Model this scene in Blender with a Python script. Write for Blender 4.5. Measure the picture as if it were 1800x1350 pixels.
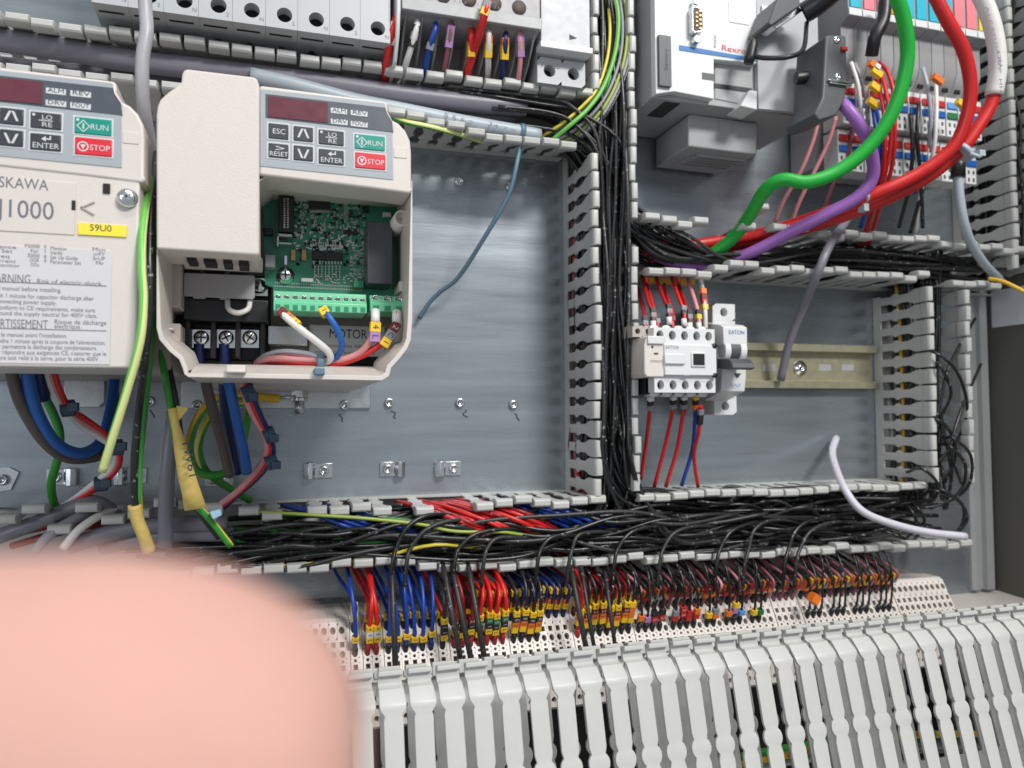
import bpy, bmesh, math, random
from mathutils import Vector, Matrix
random.seed(11)
for o in list(bpy.data.objects): bpy.data.objects.remove(o)
SC = bpy.context.scene
COL = SC.collection
# ------------------------------------------------------------------ camera
# world: X along the mounting plate, Z up, plate at Y=0, objects stand out towards -Y. millimetre helpers below.
HX = Vector((0.95492546, 0.00769341, 0.29674599))
DX = Vector((-0.29679941, 0.04239992, 0.95399809))
VX = Vector((0.0052425, 0.9990711, -0.04277216))
D = 520.0
F = 1350.0
MM = 0.001
cam_data = bpy.data.cameras.new('camera')
cam = bpy.data.objects.new('camera', cam_data)
COL.objects.link(cam)
cx = Vector((HX.x, DX.x, -VX.x)); cy = -Vector((HX.y, DX.y, -VX.y)); cz = -Vector((HX.z, DX.z, -VX.z))
M4 = Matrix((cx, cy, cz)).transposed().to_4x4()
M4.translation = Vector((0, -D * MM, 0))
cam.matrix_world = M4
cam_data.sensor_width = 36; cam_data.lens = 27.0
cam_data.clip_start = 0.004; cam_data.clip_end = 60
cam_data.dof.use_dof = True
cam_data.dof.focus_distance = 0.405
cam_data.dof.aperture_fstop = 11.0
SC.camera = cam
# ------------------------------------------------------------------ world and lamps
w = bpy.data.worlds.new('World'); SC.world = w; w.use_nodes = True
w.node_tree.nodes['Background'].inputs[0].default_value = (0.86, 0.93, 1.0, 1)
w.node_tree.nodes['Background'].inputs[1].default_value = 0.43
def lamp(name, loc, target, sx, sy, power, col):
    l = bpy.data.lights.new(name, 'AREA'); l.shape = 'RECTANGLE'; l.size = sx; l.size_y = sy; l.energy = power; l.color = col
    o = bpy.data.objects.new(name, l); COL.objects.link(o); o.location = loc
    o.rotation_euler = (Vector(target) - Vector(loc)).to_track_quat('-Z', 'Y').to_euler()
    return o
lamp('ceiling_lamp', (0.75, -1.75, 1.35), (0.15, 0, 0), 0.6, 0.35, 46, (1, 0.98, 0.95))
lamp('ceiling_lamp', (0.2, -1.6, 2.6), (0.2, -0.1, -0.1), 1.6, 0.4, 38, (1, 0.98, 0.95))
lamp('window_lamp', (-1.5, -1.7, 0.3), (0.15, 0, 0), 0.8, 0.8, 11, (0.9, 0.95, 1))
vs = SC.view_settings
SC.display_settings.display_device = 'sRGB'
vs.view_transform = 'Standard'; vs.look = 'None'; vs.gamma = 1; vs.exposure = -0.12; vs.use_curve_mapping = False
SC.cycles.max_bounces = 8; SC.cycles.use_denoising = True
SC.cycles.sample_clamp_indirect = 4.0
# ------------------------------------------------------------------ helpers
def PX(px, py, h):
    r = Vector(((px - 900) / F, (py - 675) / F, 1.0))
    s = (D - h) / r.dot(DX)
    return s * r.dot(HX), -s * r.dot(VX)
def Wm(X, h, Z): return Vector((X, -h, Z))
def P(px, py, h):
    X, Z = PX(px, py, h); return Vector((X, -h, Z))
OFF = {}
def tag(o, label=None, cat=None, group=None, kind=None):
    if label: o['label'] = label
    if cat: o['category'] = cat
    if group: o['group'] = group
    if kind: o['kind'] = kind
    return o
def thing(name, label, cat, at=(0, 0, 0), group=None):
    o = bpy.data.objects.new(name, None); COL.objects.link(o)
    o.empty_display_size = 0.01
    v = Vector(at); o.location = v * MM; OFF[o.name] = v
    return tag(o, label, cat, group)
class MB:
    def __init__(s): s.bm = bmesh.new()
    def face(s, vs, mi=0, smooth=False):
        try:
            f = s.bm.faces.new(vs); f.material_index = mi; f.smooth = smooth; return f
        except ValueError: return None
    def v(s, co): return s.bm.verts.new(co)
    def box(s, x0, x1, h0, h1, z0, z1, mi=0):
        a = [s.v((x, -h, z)) for x in (x0, x1) for h in (h0, h1) for z in (z0, z1)]
        for q in ((0, 1, 3, 2), (4, 6, 7, 5), (0, 4, 5, 1), (2, 3, 7, 6), (0, 2, 6, 4), (1, 5, 7, 3)):
            s.face([a[i] for i in q], mi)
        return s
    def pbox(s, a, b, h0, h1, mi=0):           # box whose face corners are seen at two photo points, face at h1
        xa, za = PX(a[0], a[1], h1); xb, zb = PX(b[0], b[1], h1)
        return s.box(min(xa, xb), max(xa, xb), h0, h1, min(za, zb), max(za, zb), mi)
    def loft(s, rings, mi=0, cap=True, smooth=False, closed=True, mis=None):
        R = [[s.v(p) for p in r] for r in rings]
        n = len(R[0])
        for k in range(len(R) - 1):
            for i in range(n if closed else n - 1):
                j = (i + 1) % n
                s.face([R[k][i], R[k][j], R[k + 1][j], R[k + 1][i]], (mis[i] if mis else mi), smooth)
        if cap and closed:
            s.face(list(reversed(R[0])), mi); s.face(R[-1], mi)
        return R
    def prism(s, poly, h0, h1, mi=0):          # poly in plate coordinates (X, Z)
        s.loft([[(x, -h0, z) for x, z in poly], [(x, -h1, z) for x, z in poly]], mi); return s
    def pprism(s, pts, h0, h1, mi=0):
        return s.prism([PX(a, b, h1) for a, b in pts], h0, h1, mi)
    def cyl(s, p0, p1, r0, r1=None, n=16, mi=0, smooth=True):
        p0 = Vector(p0); p1 = Vector(p1); r1 = r0 if r1 is None else r1
        t = (p1 - p0).normalized(); a = t.orthogonal().normalized(); b = t.cross(a)
        rs = [[p + (a * math.cos(2 * math.pi * i / n) + b * math.sin(2 * math.pi * i / n)) * r for i in range(n)] for p, r in ((p0, r0), (p1, r1))]
        s.loft(rs, mi, True, smooth); return s
    def lathe(s, p0, t, prof, n=20, mi=0):     # prof: (radius, distance along t)
        p0 = Vector(p0); t = Vector(t).normalized(); a = t.orthogonal().normalized(); b = t.cross(a)
        s.loft([[p0 + t * d + (a * math.cos(2 * math.pi * i / n) + b * math.sin(2 * math.pi * i / n)) * r for i in range(n)] for r, d in prof], mi, True, True); return s
    def tube(s, pts, r, n=8, mi=0, stripe=None, twist=0.0, radii=None, per=6):
        pts = spline([Vector(p) for p in pts], per)
        T = [(pts[min(i + 1, len(pts) - 1)] - pts[max(i - 1, 0)]).normalized() for i in range(len(pts))]
        a = T[0].orthogonal().normalized(); rings = []
        for i, p in enumerate(pts):
            a = (a - T[i] * a.dot(T[i])).normalized(); b = T[i].cross(a)
            rr = r if radii is None else r * radii(i / (len(pts) - 1))
            ph = twist * i
            rings.append([p + (a * math.cos(2 * math.pi * k / n + ph) + b * math.sin(2 * math.pi * k / n + ph)) * rr for k in range(n)])
        mis = [(stripe if (stripe is not None and k < n * 0.4) else mi) for k in range(n)]
        s.loft(rings, mi, True, True, True, mis); return s
    def hole(s, o, u, v, W, H, cx_, cy_, rx, ry, depth, nrm, n=16, square=False, mi=0, dmi=1):
        # a W x H face patch (origin o, axes u v) with a real recess at (cx_,cy_)
        o, u, v, nrm = Vector(o), Vector(u), Vector(v), Vector(nrm)
        if square: n = 8
        out, inn = [], []
        for k in range(n):
            t = 2 * math.pi * (k + 0.5 * 0) / n + math.pi / 4
            c, q = math.cos(t), math.sin(t)
            m = max(abs(c), abs(q)); ec, eq = c / m, q / m
            X = cx_ + (ec * (W - cx_) if ec > 0 else ec * cx_); Y = cy_ + (eq * (H - cy_) if eq > 0 else eq * cy_)
            out.append(s.v(o + u * X + v * Y))
            if square: c, q = ec, eq
            inn.append((cx_ + c * rx, cy_ + q * ry))
        A = [s.v(o + u * x + v * y) for x, y in inn]; B = [s.v(o + u * x + v * y - nrm * depth) for x, y in inn]
        for k in range(n):
            j = (k + 1) % n
            s.face([out[k], out[j], A[j], A[k]], mi); s.face([A[k], A[j], B[j], B[k]], mi)
        s.face(B, dmi); return s
    def build(s, name, mats, parent=None, bevel=0, seg=2, sharp=35, recalc=True):
        if recalc: bmesh.ops.recalc_face_normals(s.bm, faces=s.bm.faces)
        off = OFF.get(parent.name, Vector()) if parent else Vector()
        for v in s.bm.verts: v.co = (v.co - off) * MM
        me = bpy.data.meshes.new(name); s.bm.to_mesh(me); s.bm.free()
        for m in (mats if isinstance(mats, (list, tuple)) else [mats]): me.materials.append(m)
        o = bpy.data.objects.new(name, me); COL.objects.link(o)
        OFF[o.name] = off
        if parent: o.parent = parent
        if bevel:
            for p in me.polygons: p.use_smooth = True
            me.set_sharp_from_angle(angle=math.radians(sharp))
            b = o.modifiers.new('bevel', 'BEVEL'); b.width = bevel * MM; b.segments = seg; b.limit_method = 'ANGLE'; b.angle_limit = math.radians(40)
        return o
def spline(p, per=6):
    if len(p) < 3: 
        return [p[0].lerp(p[-1], i / per) for i in range(per + 1)]
    q = [p[0] * 2 - p[1]] + p + [p[-1] * 2 - p[-2]]; out = []
    for i in range(1, len(q) - 2):
        a, b, c, d = q[i - 1], q[i], q[i + 1], q[i + 2]
        for k in range(per):
            t = k / per
            out.append(0.5 * ((2 * b) + (c - a) * t + (2 * a - 5 * b + 4 * c - d) * t * t + (3 * b - a - 3 * c + d) * t ** 3))
    out.append(p[-1]); return out
# ------------------------------------------------------------------ materials
def mat(name, rgb, rough=0.45, metal=0.0, var=0.08, scale=220, bump=0.0, bscale=None, coat=0.0, sss=0.0, emit=None, spec=0.5, stretch=None, speck=0):
    m = bpy.data.materials.new(name); m.use_nodes = True
    nt = m.node_tree; b = nt.nodes['Principled BSDF']
    b.inputs['Roughness'].default_value = rough; b.inputs['Metallic'].default_value = metal
    b.inputs['Specular IOR Level'].default_value = spec
    if coat: b.inputs['Coat Weight'].default_value = coat
    if sss:
        b.inputs['Subsurface Weight'].default_value = sss; b.inputs['Subsurface Radius'].default_value = (0.004, 0.0015, 0.0008)
    tc = nt.nodes.new('ShaderNodeTexCoord'); src = tc.outputs['Object']
    if stretch:
        mp = nt.nodes.new('ShaderNodeMapping'); mp.inputs['Scale'].default_value = stretch
        nt.links.new(src, mp.inputs[0]); src = mp.outputs[0]
    n = nt.nodes.new('ShaderNodeTexNoise'); n.inputs['Scale'].default_value = scale; n.inputs['Detail'].default_value = 5
    nt.links.new(src, n.inputs['Vector'])
    mx = nt.nodes.new('ShaderNodeMix'); mx.data_type = 'RGBA'
    lo = tuple(c * (1 - var) for c in rgb) + (1,); hi = tuple(min(1, c * (1 + var)) for c in rgb) + (1,)
    mx.inputs[6].default_value = lo; mx.inputs[7].default_value = hi
    nt.links.new(n.outputs['Fac'], mx.inputs[0]); nt.links.new(mx.outputs[2], b.inputs['Base Color'])
    mr = nt.nodes.new('ShaderNodeMapRange'); mr.inputs[3].default_value = max(0.02, rough - 0.08); mr.inputs[4].default_value = min(1, rough + 0.08)
    nt.links.new(n.outputs['Fac'], mr.inputs[0]); nt.links.new(mr.outputs[0], b.inputs['Roughness'])
    if speck:                                    # faint printed marks along a wire sheath
        n3 = nt.nodes.new('ShaderNodeTexNoise'); n3.inputs['Scale'].default_value = 420; n3.inputs['Detail'].default_value = 1
        nt.links.new(src, n3.inputs['Vector'])
        m3 = nt.nodes.new('ShaderNodeMapRange'); m3.inputs[1].default_value = 0.68; m3.inputs[2].default_value = 0.72; nt.links.new(n3.outputs['Fac'], m3.inputs[0])
        x3 = nt.nodes.new('ShaderNodeMix'); x3.data_type = 'RGBA'; x3.inputs[7].default_value = (speck, speck, speck, 1)
        nt.links.new(mx.outputs[2], x3.inputs[6]); nt.links.new(m3.outputs[0], x3.inputs[0]); nt.links.new(x3.outputs[2], b.inputs['Base Color'])
    if bump:
        n2 = nt.nodes.new('ShaderNodeTexNoise'); n2.inputs['Scale'].default_value = bscale or scale * 3; n2.inputs['Detail'].default_value = 3
        nt.links.new(src, n2.inputs['Vector'])
        bp = nt.nodes.new('ShaderNodeBump'); bp.inputs['Strength'].default_value = bump; bp.inputs['Distance'].default_value = 0.0006
        nt.links.new(n2.outputs['Fac'], bp.inputs['Height']); nt.links.new(bp.outputs[0], b.inputs['Normal'])
    return m
M = {}
def mk(k, *a, **kw): M[k] = mat(k, *a, **kw)
mk('duct_grey', (0.47, 0.47, 0.45), 0.42, var=0.04)
mk('cream', (0.60, 0.55, 0.51), 0.5, var=0.03, bump=0.25, bscale=1500)
mk('cream_smooth', (0.60, 0.55, 0.51), 0.42, var=0.03)
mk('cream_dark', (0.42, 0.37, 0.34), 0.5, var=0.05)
mk('label_grey', (0.56, 0.55, 0.56), 0.5, var=0.02)
mk('panel_grey', (0.33, 0.36, 0.39), 0.42, var=0.03)
mk('panel_dark', (0.07, 0.08, 0.10), 0.35, var=0.05)
mk('key_dark', (0.035, 0.04, 0.05), 0.4, var=0.05)
mk('display_red', (0.13, 0.035, 0.05), 0.25, var=0.1)
mk('run_green', (0.0, 0.25, 0.19), 0.4)
mk('stop_red', (0.62, 0.02, 0.035), 0.4)
mk('print_light', (0.55, 0.57, 0.58), 0.5, var=0.02)
mk('print_dark', (0.03, 0.03, 0.05), 0.6, var=0.02)
mk('print_grey', (0.14, 0.14, 0.17), 0.6, var=0.02)
mk('print_blue', (0.03, 0.16, 0.42), 0.5)
mk('print_red', (0.6, 0.06, 0.08), 0.5)
mk('yellow_label', (0.82, 0.66, 0.05), 0.5, var=0.04)
mk('galvanised', (0.37, 0.41, 0.445), 0.28, 0.75, var=0.22, scale=9, bump=0.055, bscale=60, stretch=(1, 1, 12))
mk('zinc', (0.62, 0.64, 0.66), 0.28, 0.95, var=0.12)
mk('steel_bright', (0.72, 0.74, 0.76), 0.2, 1.0, var=0.1)
mk('brass', (0.45, 0.30, 0.14), 0.35, 0.9)
mk('rail_zinc', (0.50, 0.47, 0.33), 0.4, 0.75, var=0.12)
mk('cabinet_olive', (0.115, 0.11, 0.092), 0.55, var=0.15, scale=900, bump=0.15)
mk('cabinet_grey', (0.34, 0.35, 0.35), 0.5, var=0.06)
mk('dark_void_back', (0.03, 0.028, 0.027), 0.7)
mk('white_plastic', (0.65, 0.655, 0.66), 0.38, var=0.03)
mk('white_warm', (0.64, 0.59, 0.55), 0.4, var=0.03)
mk('light_grey', (0.42, 0.43, 0.445), 0.42, var=0.03)
mk('mid_grey', (0.30, 0.29, 0.30), 0.45, var=0.05)
mk('plc_grey', (0.33, 0.335, 0.34), 0.45, var=0.03)
mk('dark_grey', (0.075, 0.08, 0.085), 0.45, var=0.1)
mk('black_plastic', (0.013, 0.013, 0.015), 0.4, var=0.2)
mk('hole_dark', (0.012, 0.011, 0.012), 0.8)
mk('hole_brown', (0.10, 0.075, 0.065), 0.7)
mk('pcb', (0.03, 0.23, 0.14), 0.35, var=0.35, scale=160, bump=0.15, bscale=900)
mk('pcb_light', (0.03, 0.24, 0.13), 0.35, var=0.2)
mk('term_green', (0.16, 0.56, 0.32), 0.35, var=0.05)
mk('chip', (0.012, 0.012, 0.014), 0.4)
mk('relay_black', (0.05, 0.053, 0.06), 0.35)
mk('tin', (0.5, 0.5, 0.47), 0.3, 0.8)
mk('w_black', (0.013, 0.013, 0.014), 0.33, var=0.3, speck=0.22)
mk('w_black_matt', (0.022, 0.022, 0.023), 0.45, var=0.3, speck=0.2)
mk('w_red', (0.55, 0.015, 0.015), 0.38)
mk('w_dark_red', (0.30, 0.01, 0.012), 0.4)
mk('w_blue', (0.008, 0.045, 0.30), 0.38)
mk('w_navy', (0.006, 0.016, 0.10), 0.4)
mk('w_bright_blue', (0.01, 0.10, 0.38), 0.4)
mk('w_white', (0.68, 0.66, 0.64), 0.4)
mk('w_grey', (0.27, 0.27, 0.30), 0.42)
mk('w_cable_grey', (0.19, 0.18, 0.215), 0.4)
mk('w_cable_light', (0.36, 0.41, 0.45), 0.42)
mk('w_pale', (0.56, 0.54, 0.61), 0.4)
mk('w_light_grey', (0.36, 0.355, 0.38), 0.4)
mk('w_pink', (0.62, 0.25, 0.26), 0.4)
mk('w_rose', (0.26, 0.08, 0.10), 0.4)  # rose sheath darkened: shade around the upper terminal row is in the colour
mk('w_violet', (0.24, 0.07, 0.36), 0.42)
mk('w_purple', (0.30, 0.12, 0.42), 0.42)
mk('w_green', (0.01, 0.36, 0.035), 0.4)
mk('w_stripe_green', (0.04, 0.27, 0.035), 0.38)
mk('w_olive', (0.30, 0.36, 0.06), 0.4)
mk('w_deep_green', (0.012, 0.10, 0.02), 0.4)
mk('w_stripe_yellow', (0.68, 0.58, 0.06), 0.38)
mk('w_pale_stripe', (0.66, 0.72, 0.28), 0.38)
mk('w_pale_green', (0.14, 0.46, 0.08), 0.38)
mk('w_brown', (0.085, 0.065, 0.058), 0.45)
mk('w_yellow', (0.72, 0.42, 0.03), 0.45)
mk('w_orange', (0.75, 0.17, 0.02), 0.45)
mk('m_yellow', (0.80, 0.50, 0.02), 0.42)
mk('m_white', (0.7, 0.7, 0.68), 0.45)
mk('m_green', (0.015, 0.16, 0.06), 0.45)
mk('m_black', (0.02, 0.018, 0.016), 0.45)
mk('m_brown', (0.16, 0.02, 0.02), 0.45)
mk('m_red', (0.45, 0.02, 0.02), 0.45)
mk('m_orange', (0.72, 0.17, 0.02), 0.45)
mk('m_violet', (0.36, 0.2, 0.42), 0.45)
mk('m_blue', (0.1, 0.3, 0.66), 0.45)
mk('m_grey', (0.22, 0.23, 0.25), 0.45)
mk('tie_blue', (0.10, 0.18, 0.25), 0.45)
mk('tie_navy', (0.03, 0.06, 0.10), 0.45)
mk('tie_pale', (0.32, 0.52, 0.66), 0.42)
mk('tape', (0.62, 0.45, 0.13), 0.6, var=0.12, scale=160, bump=0.4, bscale=500)
mk('skin', (0.55, 0.315, 0.265), 0.7, var=0.15, scale=55, sss=0.12, spec=0.25, bump=0.3, bscale=900)
mk('key_cyan', (0.02, 0.40, 0.55), 0.45)
mk('key_pink', (0.72, 0.2, 0.24), 0.45)
mk('key_orange', (0.62, 0.26, 0.03), 0.45)
mk('key_yellow', (0.72, 0.58, 0.08), 0.45)
mk('paper', (0.66, 0.67, 0.7), 0.6)
# ------------------------------------------------------------------ lettering
def txt(s, px, py, wpx, cpx, h, m, parent, name='lettering', align='LEFT', bold=0.0, rot=0.0, squeeze=True):
    # baseline start at a photo point, width and capital height in photo pixels, lying on the plane h above the plate
    X0, Z0 = PX(px, py, h); X1, Z1 = PX(px + wpx * math.cos(rot), py - wpx * math.sin(rot), h); _, Zc = PX(px, py - cpx, h)
    capm = cpx * (D - h) / F / 1.0 * (1.0)
    return txt_mm(s, X0, Z0, math.hypot(X1 - X0, (Z1 - Z0) if rot else 0), capm, h, m, parent, name, bold, rot)
def txt_mm(s, X0, Z0, W, cap, h, m, parent, name='lettering', bold=0.0, rot=0.0):
    c = bpy.data.curves.new(name, 'FONT'); c.body = s; c.size = cap * MM / 0.70; c.resolution_u = 3
    c.offset = 0.0
    c.materials.append(m)
    o = bpy.data.objects.new(name, c); COL.objects.link(o)
    bpy.context.view_layer.update()
    me = bpy.data.meshes.new_from_object(o); me.name = name; bpy.data.objects.remove(o); bpy.data.curves.remove(c)
    o = bpy.data.objects.new(name, me); COL.objects.link(o)
    xs = [v.co.x for v in me.vertices] or [0, 1]
    wd = max(max(xs) - min(xs), 1e-6)
    sx = min(2.2, max(0.4, W * MM / wd)) if W else 1
    off = OFF.get(parent.name, Vector()) if parent else Vector()
    o.location = (Vector((X0, -h, Z0)) - off) * MM
    o.rotation_euler = (math.pi / 2, -rot, 0)
    o.scale = (sx, 1, 1)
    OFF[o.name] = off
    if parent: o.parent = parent
    return o
GL = {}
def glyph(ch, m):
    k = ch + m.name
    if k not in GL:
        c = bpy.data.curves.new('g', 'FONT'); c.body = ch; c.size = 1.0 * MM; c.align_x = 'CENTER'; c.align_y = 'CENTER'; c.resolution_u = 2
        o = bpy.data.objects.new('g', c); COL.objects.link(o); bpy.context.view_layer.update()
        me = bpy.data.meshes.new_from_object(o); me.name = 'character'; me.materials.clear(); me.materials.append(m)
        bpy.data.objects.remove(o); bpy.data.curves.remove(c); GL[k] = me
    return GL[k]
def wire(name, label, cat, pts, r, m, group=None, parent=None, stripe=None, n=8, per=6, px=True, twist=0.0):
    p = [P(*q) for q in pts] if px else [Vector(q) for q in pts]
    b = MB(); b.tube(p, r, n, 0, 1 if stripe else None, twist, None, per)
    o = b.build(name, [m, stripe] if stripe else m, parent)
    if parent is None: tag(o, label, cat, group)
    return o
def copy_tree(o, loc, label=None, group=None, parent=None):
    c = o.copy(); COL.objects.link(c); OFF[c.name] = OFF.get(o.name, Vector())
    if loc is not None: c.location = loc
    if parent: c.parent = parent
    if label: c['label'] = label
    if group: c['group'] = group
    for ch in list(o.children): copy_tree(ch, None, None, None, c)
    return c
ORD = 'first second third fourth fifth sixth seventh eighth ninth tenth eleventh twelfth thirteenth fourteenth fifteenth sixteenth seventeenth eighteenth nineteenth twentieth'.split()
def nth(i): return ORD[i] if i < 20 else str(i + 1) + ('st' if (i + 1) % 10 == 1 else 'nd' if (i + 1) % 10 == 2 else 'rd' if (i + 1) % 10 == 3 else 'th')
# ================================================================== setting
b = MB(); b.box(-330, 601, -2, 0, -164, 420)
plate = tag(b.build('mounting_plate', M['galvanised']), kind='structure')
b = MB(); b.box(603, 606, -60, 420, -330, 420)
tag(b.build('cabinet_wall', M['cabinet_olive']), kind='structure')
b = MB(); b.box(-420, 603, -64, -60, -330, 420)
tag(b.build('back_wall', M['dark_void_back']), kind='structure')  # added behind the plate; near-black colour stands in for the unlit void
b = MB(); b.box(-420, 606, -64, 240, -300, -296)
tag(b.build('cabinet_floor', M['cabinet_grey']), kind='structure')
t = thing('frame_profile', 'tall narrow grey metal strip along the right edge of the mounting plate', 'frame strip', (585, 0, 0))
b = MB(); b.loft([[(x, -h, z) for x, h in ((572, 0.1), (572, 3), (575, 5), (579, 5), (580, 2), (585, 2), (586, 6), (594, 6), (596, 3), (596, 0.1))] for z in (-150, 108)])
b.build('strip', M['cabinet_grey'], t)
t = thing('sill_sheet', 'pale folded metal sheet right of the terminal blocks at the bottom of the plate', 'sheet metal', (560, -60, -155))
b = MB(); b.loft([[(x, -h, z) for h, z in ((0.2, -153), (70, -157), (118, -163), (118, -168), (70, -162), (0.2, -158))] for x in (500, 602.5)])
b.build('sheet', M['white_warm'], t)
t = thing('document_sheet', 'white paper sheet on the dark cabinet side wall at the right edge', 'paper', (602, -60, 90))
b = MB(); b.box(602.0, 602.7, 4, 130, 76, 108); b.build('sheet', M['paper'], t)
t = thing('rivet', 'small bright rivet on the dark cabinet side wall below the white sheet', 'rivet', (602, 0, 70))
b = MB(); b.lathe((602.9, 4, 72), (-1, 0, 0), ((0.01, 2.0), (1.4, 1.8), (2.2, 0.8), (2.3, 0)), 14); b.build('rivet_head', M['zinc'], t)
# ================================================================== wiring ducts
def finger_mesh(name, lv, cap_in=True):
    bm = bmesh.new(); R = []
    for z, hw, y0, y1 in lv:
        R.append([bm.verts.new(Vector(c) * MM) for c in ((-hw, y0, z), (hw, y0, z), (hw, y1, z), (-hw, y1, z))])
    for k in range(len(R) - 1):
        for i in range(4):
            j = (i + 1) % 4; bm.faces.new([R[k][i], R[k][j], R[k + 1][j], R[k + 1][i]])
    bm.faces.new(list(reversed(R[0]))); bm.faces.new(R[-1])
    bmesh.ops.recalc_face_normals(bm, faces=bm.faces)
    ed = [e for e in bm.edges if len(e.link_faces) == 2 and e.calc_face_angle(0) > 1.0]
    bmesh.ops.bevel(bm, geom=ed, offset=.22 * MM, segments=2, profile=.6, affect='EDGES', clamp_overlap=True)
    me = bpy.data.meshes.new(name); bm.to_mesh(me); bm.free(); me.materials.append(M['duct_grey'])
    for p in me.polygons: p.use_smooth = True
    me.set_sharp_from_angle(angle=math.radians(20))
    return me
FING = finger_mesh('finger', [(7.5, 4.2, -.6, .6), (8.6, 3.1, -.6, .6), (20, 3.0, -.6, .6), (21.6, 3.6, -.6, .6), (22.8, 4.8, -.6, .6), (25.4, 4.8, -.6, .6), (27, 3.8, -.6, .6), (29, 3.3, -.6, .6), (37, 3.3, -.6, .6),
    (40, 4.2, -.6, .65), (43.5, 5.4, -.7, .7), (46, 5.65, -.8, .8), (50, 5.65, -1.1, 1.0), (51.2, 5.65, -2.6, 1.9), (52.4, 5.65, -3.1, 2.2), (57.6, 5.6, -3.1, 2.3), (59.2, 5.45, -2.6, 1.7), (60, 5.1, -1.7, .8)])
PITCH = 12.6
def fmat(axis, side):
    z = Vector((0, -1, 0))
    y = Vector((0, 0, side)) if axis == 'X' else Vector((side, 0, 0))
    x = y.cross(z)
    return Matrix((x, y, z)).transposed().to_4x4()
def add_finger(root, axis, side, a, wpos, tilt=0.0, mesh=None, sx=1.0, lean=0.0):
    o = bpy.data.objects.new('finger', mesh or FING); COL.objects.link(o); o.parent = root
    m = fmat(axis, side) @ Matrix.Rotation(tilt, 4, 'X') @ Matrix.Rotation(lean, 4, 'Y') @ Matrix.Diagonal((sx, 1, 1, 1))
    co = Vector((a, 0, wpos)) if axis == 'X' else Vector((wpos, 0, a))
    m.translation = (co - OFF[root.name]) * MM
    o.matrix_local = m
    return o
def duct(name, label, axis, a0, a1, w0, w1, walls, slope=0.0, lower=None):
    mid = ((a0 + a1) / 2, 0, (w0 + w1) / 2) if axis == 'X' else ((w0 + w1) / 2, 0, (a0 + a1) / 2)
    root = thing(name, label, 'cable duct', mid)
    lo, hi = min(w0, w1), max(w0, w1)
    prof = [(lo - .6, 0.4), (hi + .6, 0.4), (hi + .6, 8.4), (hi - .6, 8.4), (hi - .6, 2), (lo + .6, 2), (lo + .6, 8.4), (lo - .6, 8.4)]
    b = MB()
    def pt(a, wv, h):
        s = slope * (a - a0)
        return (a, -h, wv + s) if axis == 'X' else (wv + s, -h, a)
    b.loft([[pt(a, q, h) for q, h in prof] for a in (a0, a1)])
    b.build('channel', M['duct_grey'], root)
    for side, f0, f1, tilt, gaps in walls:
        wv = hi if side > 0 else lo
        n = int(round((f1 - f0) / PITCH))
        for k in range(n + 1):
            a = f0 + k * PITCH
            if k in gaps: continue
            tl = tilt(a) if callable(tilt) else tilt
            add_finger(root, axis, side, a, lower(a) if (lower and side < 0) else wv + slope * (a - a0), tl + random.uniform(-.02, .02), None, 1.0, random.uniform(-.008, .008))
    return root
rd = math.radians
ductA = duct('cable_duct', 'long horizontal grey slotted duct with thick grey cables above the two drives', 'X', -215, 198, 187, 214,
     [(1, -208, 196, 0.0, ()), (-1, -207, 187, lambda a: rd(-9 * max(0, min(1, (a - 70) / 60))), ())])
ductB = duct('cable_duct', 'vertical grey slotted duct packed with black wires between the two plate sections', 'Z', -54, 300, 202, 230,
     [(-1, -46, 165, 0.0, ()), (-1, 222, 298, 0.0, ()), (1, -44, 108, 0.0, ()), (1, 138, 300, 0.0, ())])
ductC = duct('cable_duct', 'horizontal grey slotted duct under the controller with violet and green cables', 'X', 236, 600, 104, 134,
     [(1, 243, 592, lambda a: rd(random.choice((0, 0, 0, 0, -14)) if 285 < a < 360 else random.uniform(-2, 3)), (4, 5)), (-1, 245, 472, lambda a: rd(-7 if a < 285 else random.uniform(-2, 2)), ()), (-1, 505, 540, rd(-3), ())])
ductD = duct('cable_duct', 'vertical grey slotted duct right of the contactor with black wire loops hanging out', 'Z', -53, 97, 478, 514,
     [(-1, -46, 96, 0.0, ()), (1, -47, 96, 0.0, ())])
ductE = duct('cable_duct', 'long horizontal grey slotted duct full of black wires above the terminal blocks', 'X', -215, 512, -92, -53,
     [(1, -208, -32, lambda a: rd(random.uniform(-8, 4)), ()), (1, -13, 197, lambda a: rd(random.uniform(-3, 3)), (2, 7, 9, 10)), (1, 236, 463, 0.0, ()),
      (-1, -150, 506, lambda a: rd(random.choice((0, 0, 0, -1, 1.5))), ())], slope=0.0, lower=lambda a: -86 if a < 80 else -92 - (a - 80) * .017)
ductF = duct('cable_duct', 'vertical grey slotted duct at the upper right edge beside the controller cables', 'Z', 112, 420, 566, 600,
     [(-1, 122, 412, 0.0, ()), (1, 122, 412, 0.0, ())])
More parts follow.
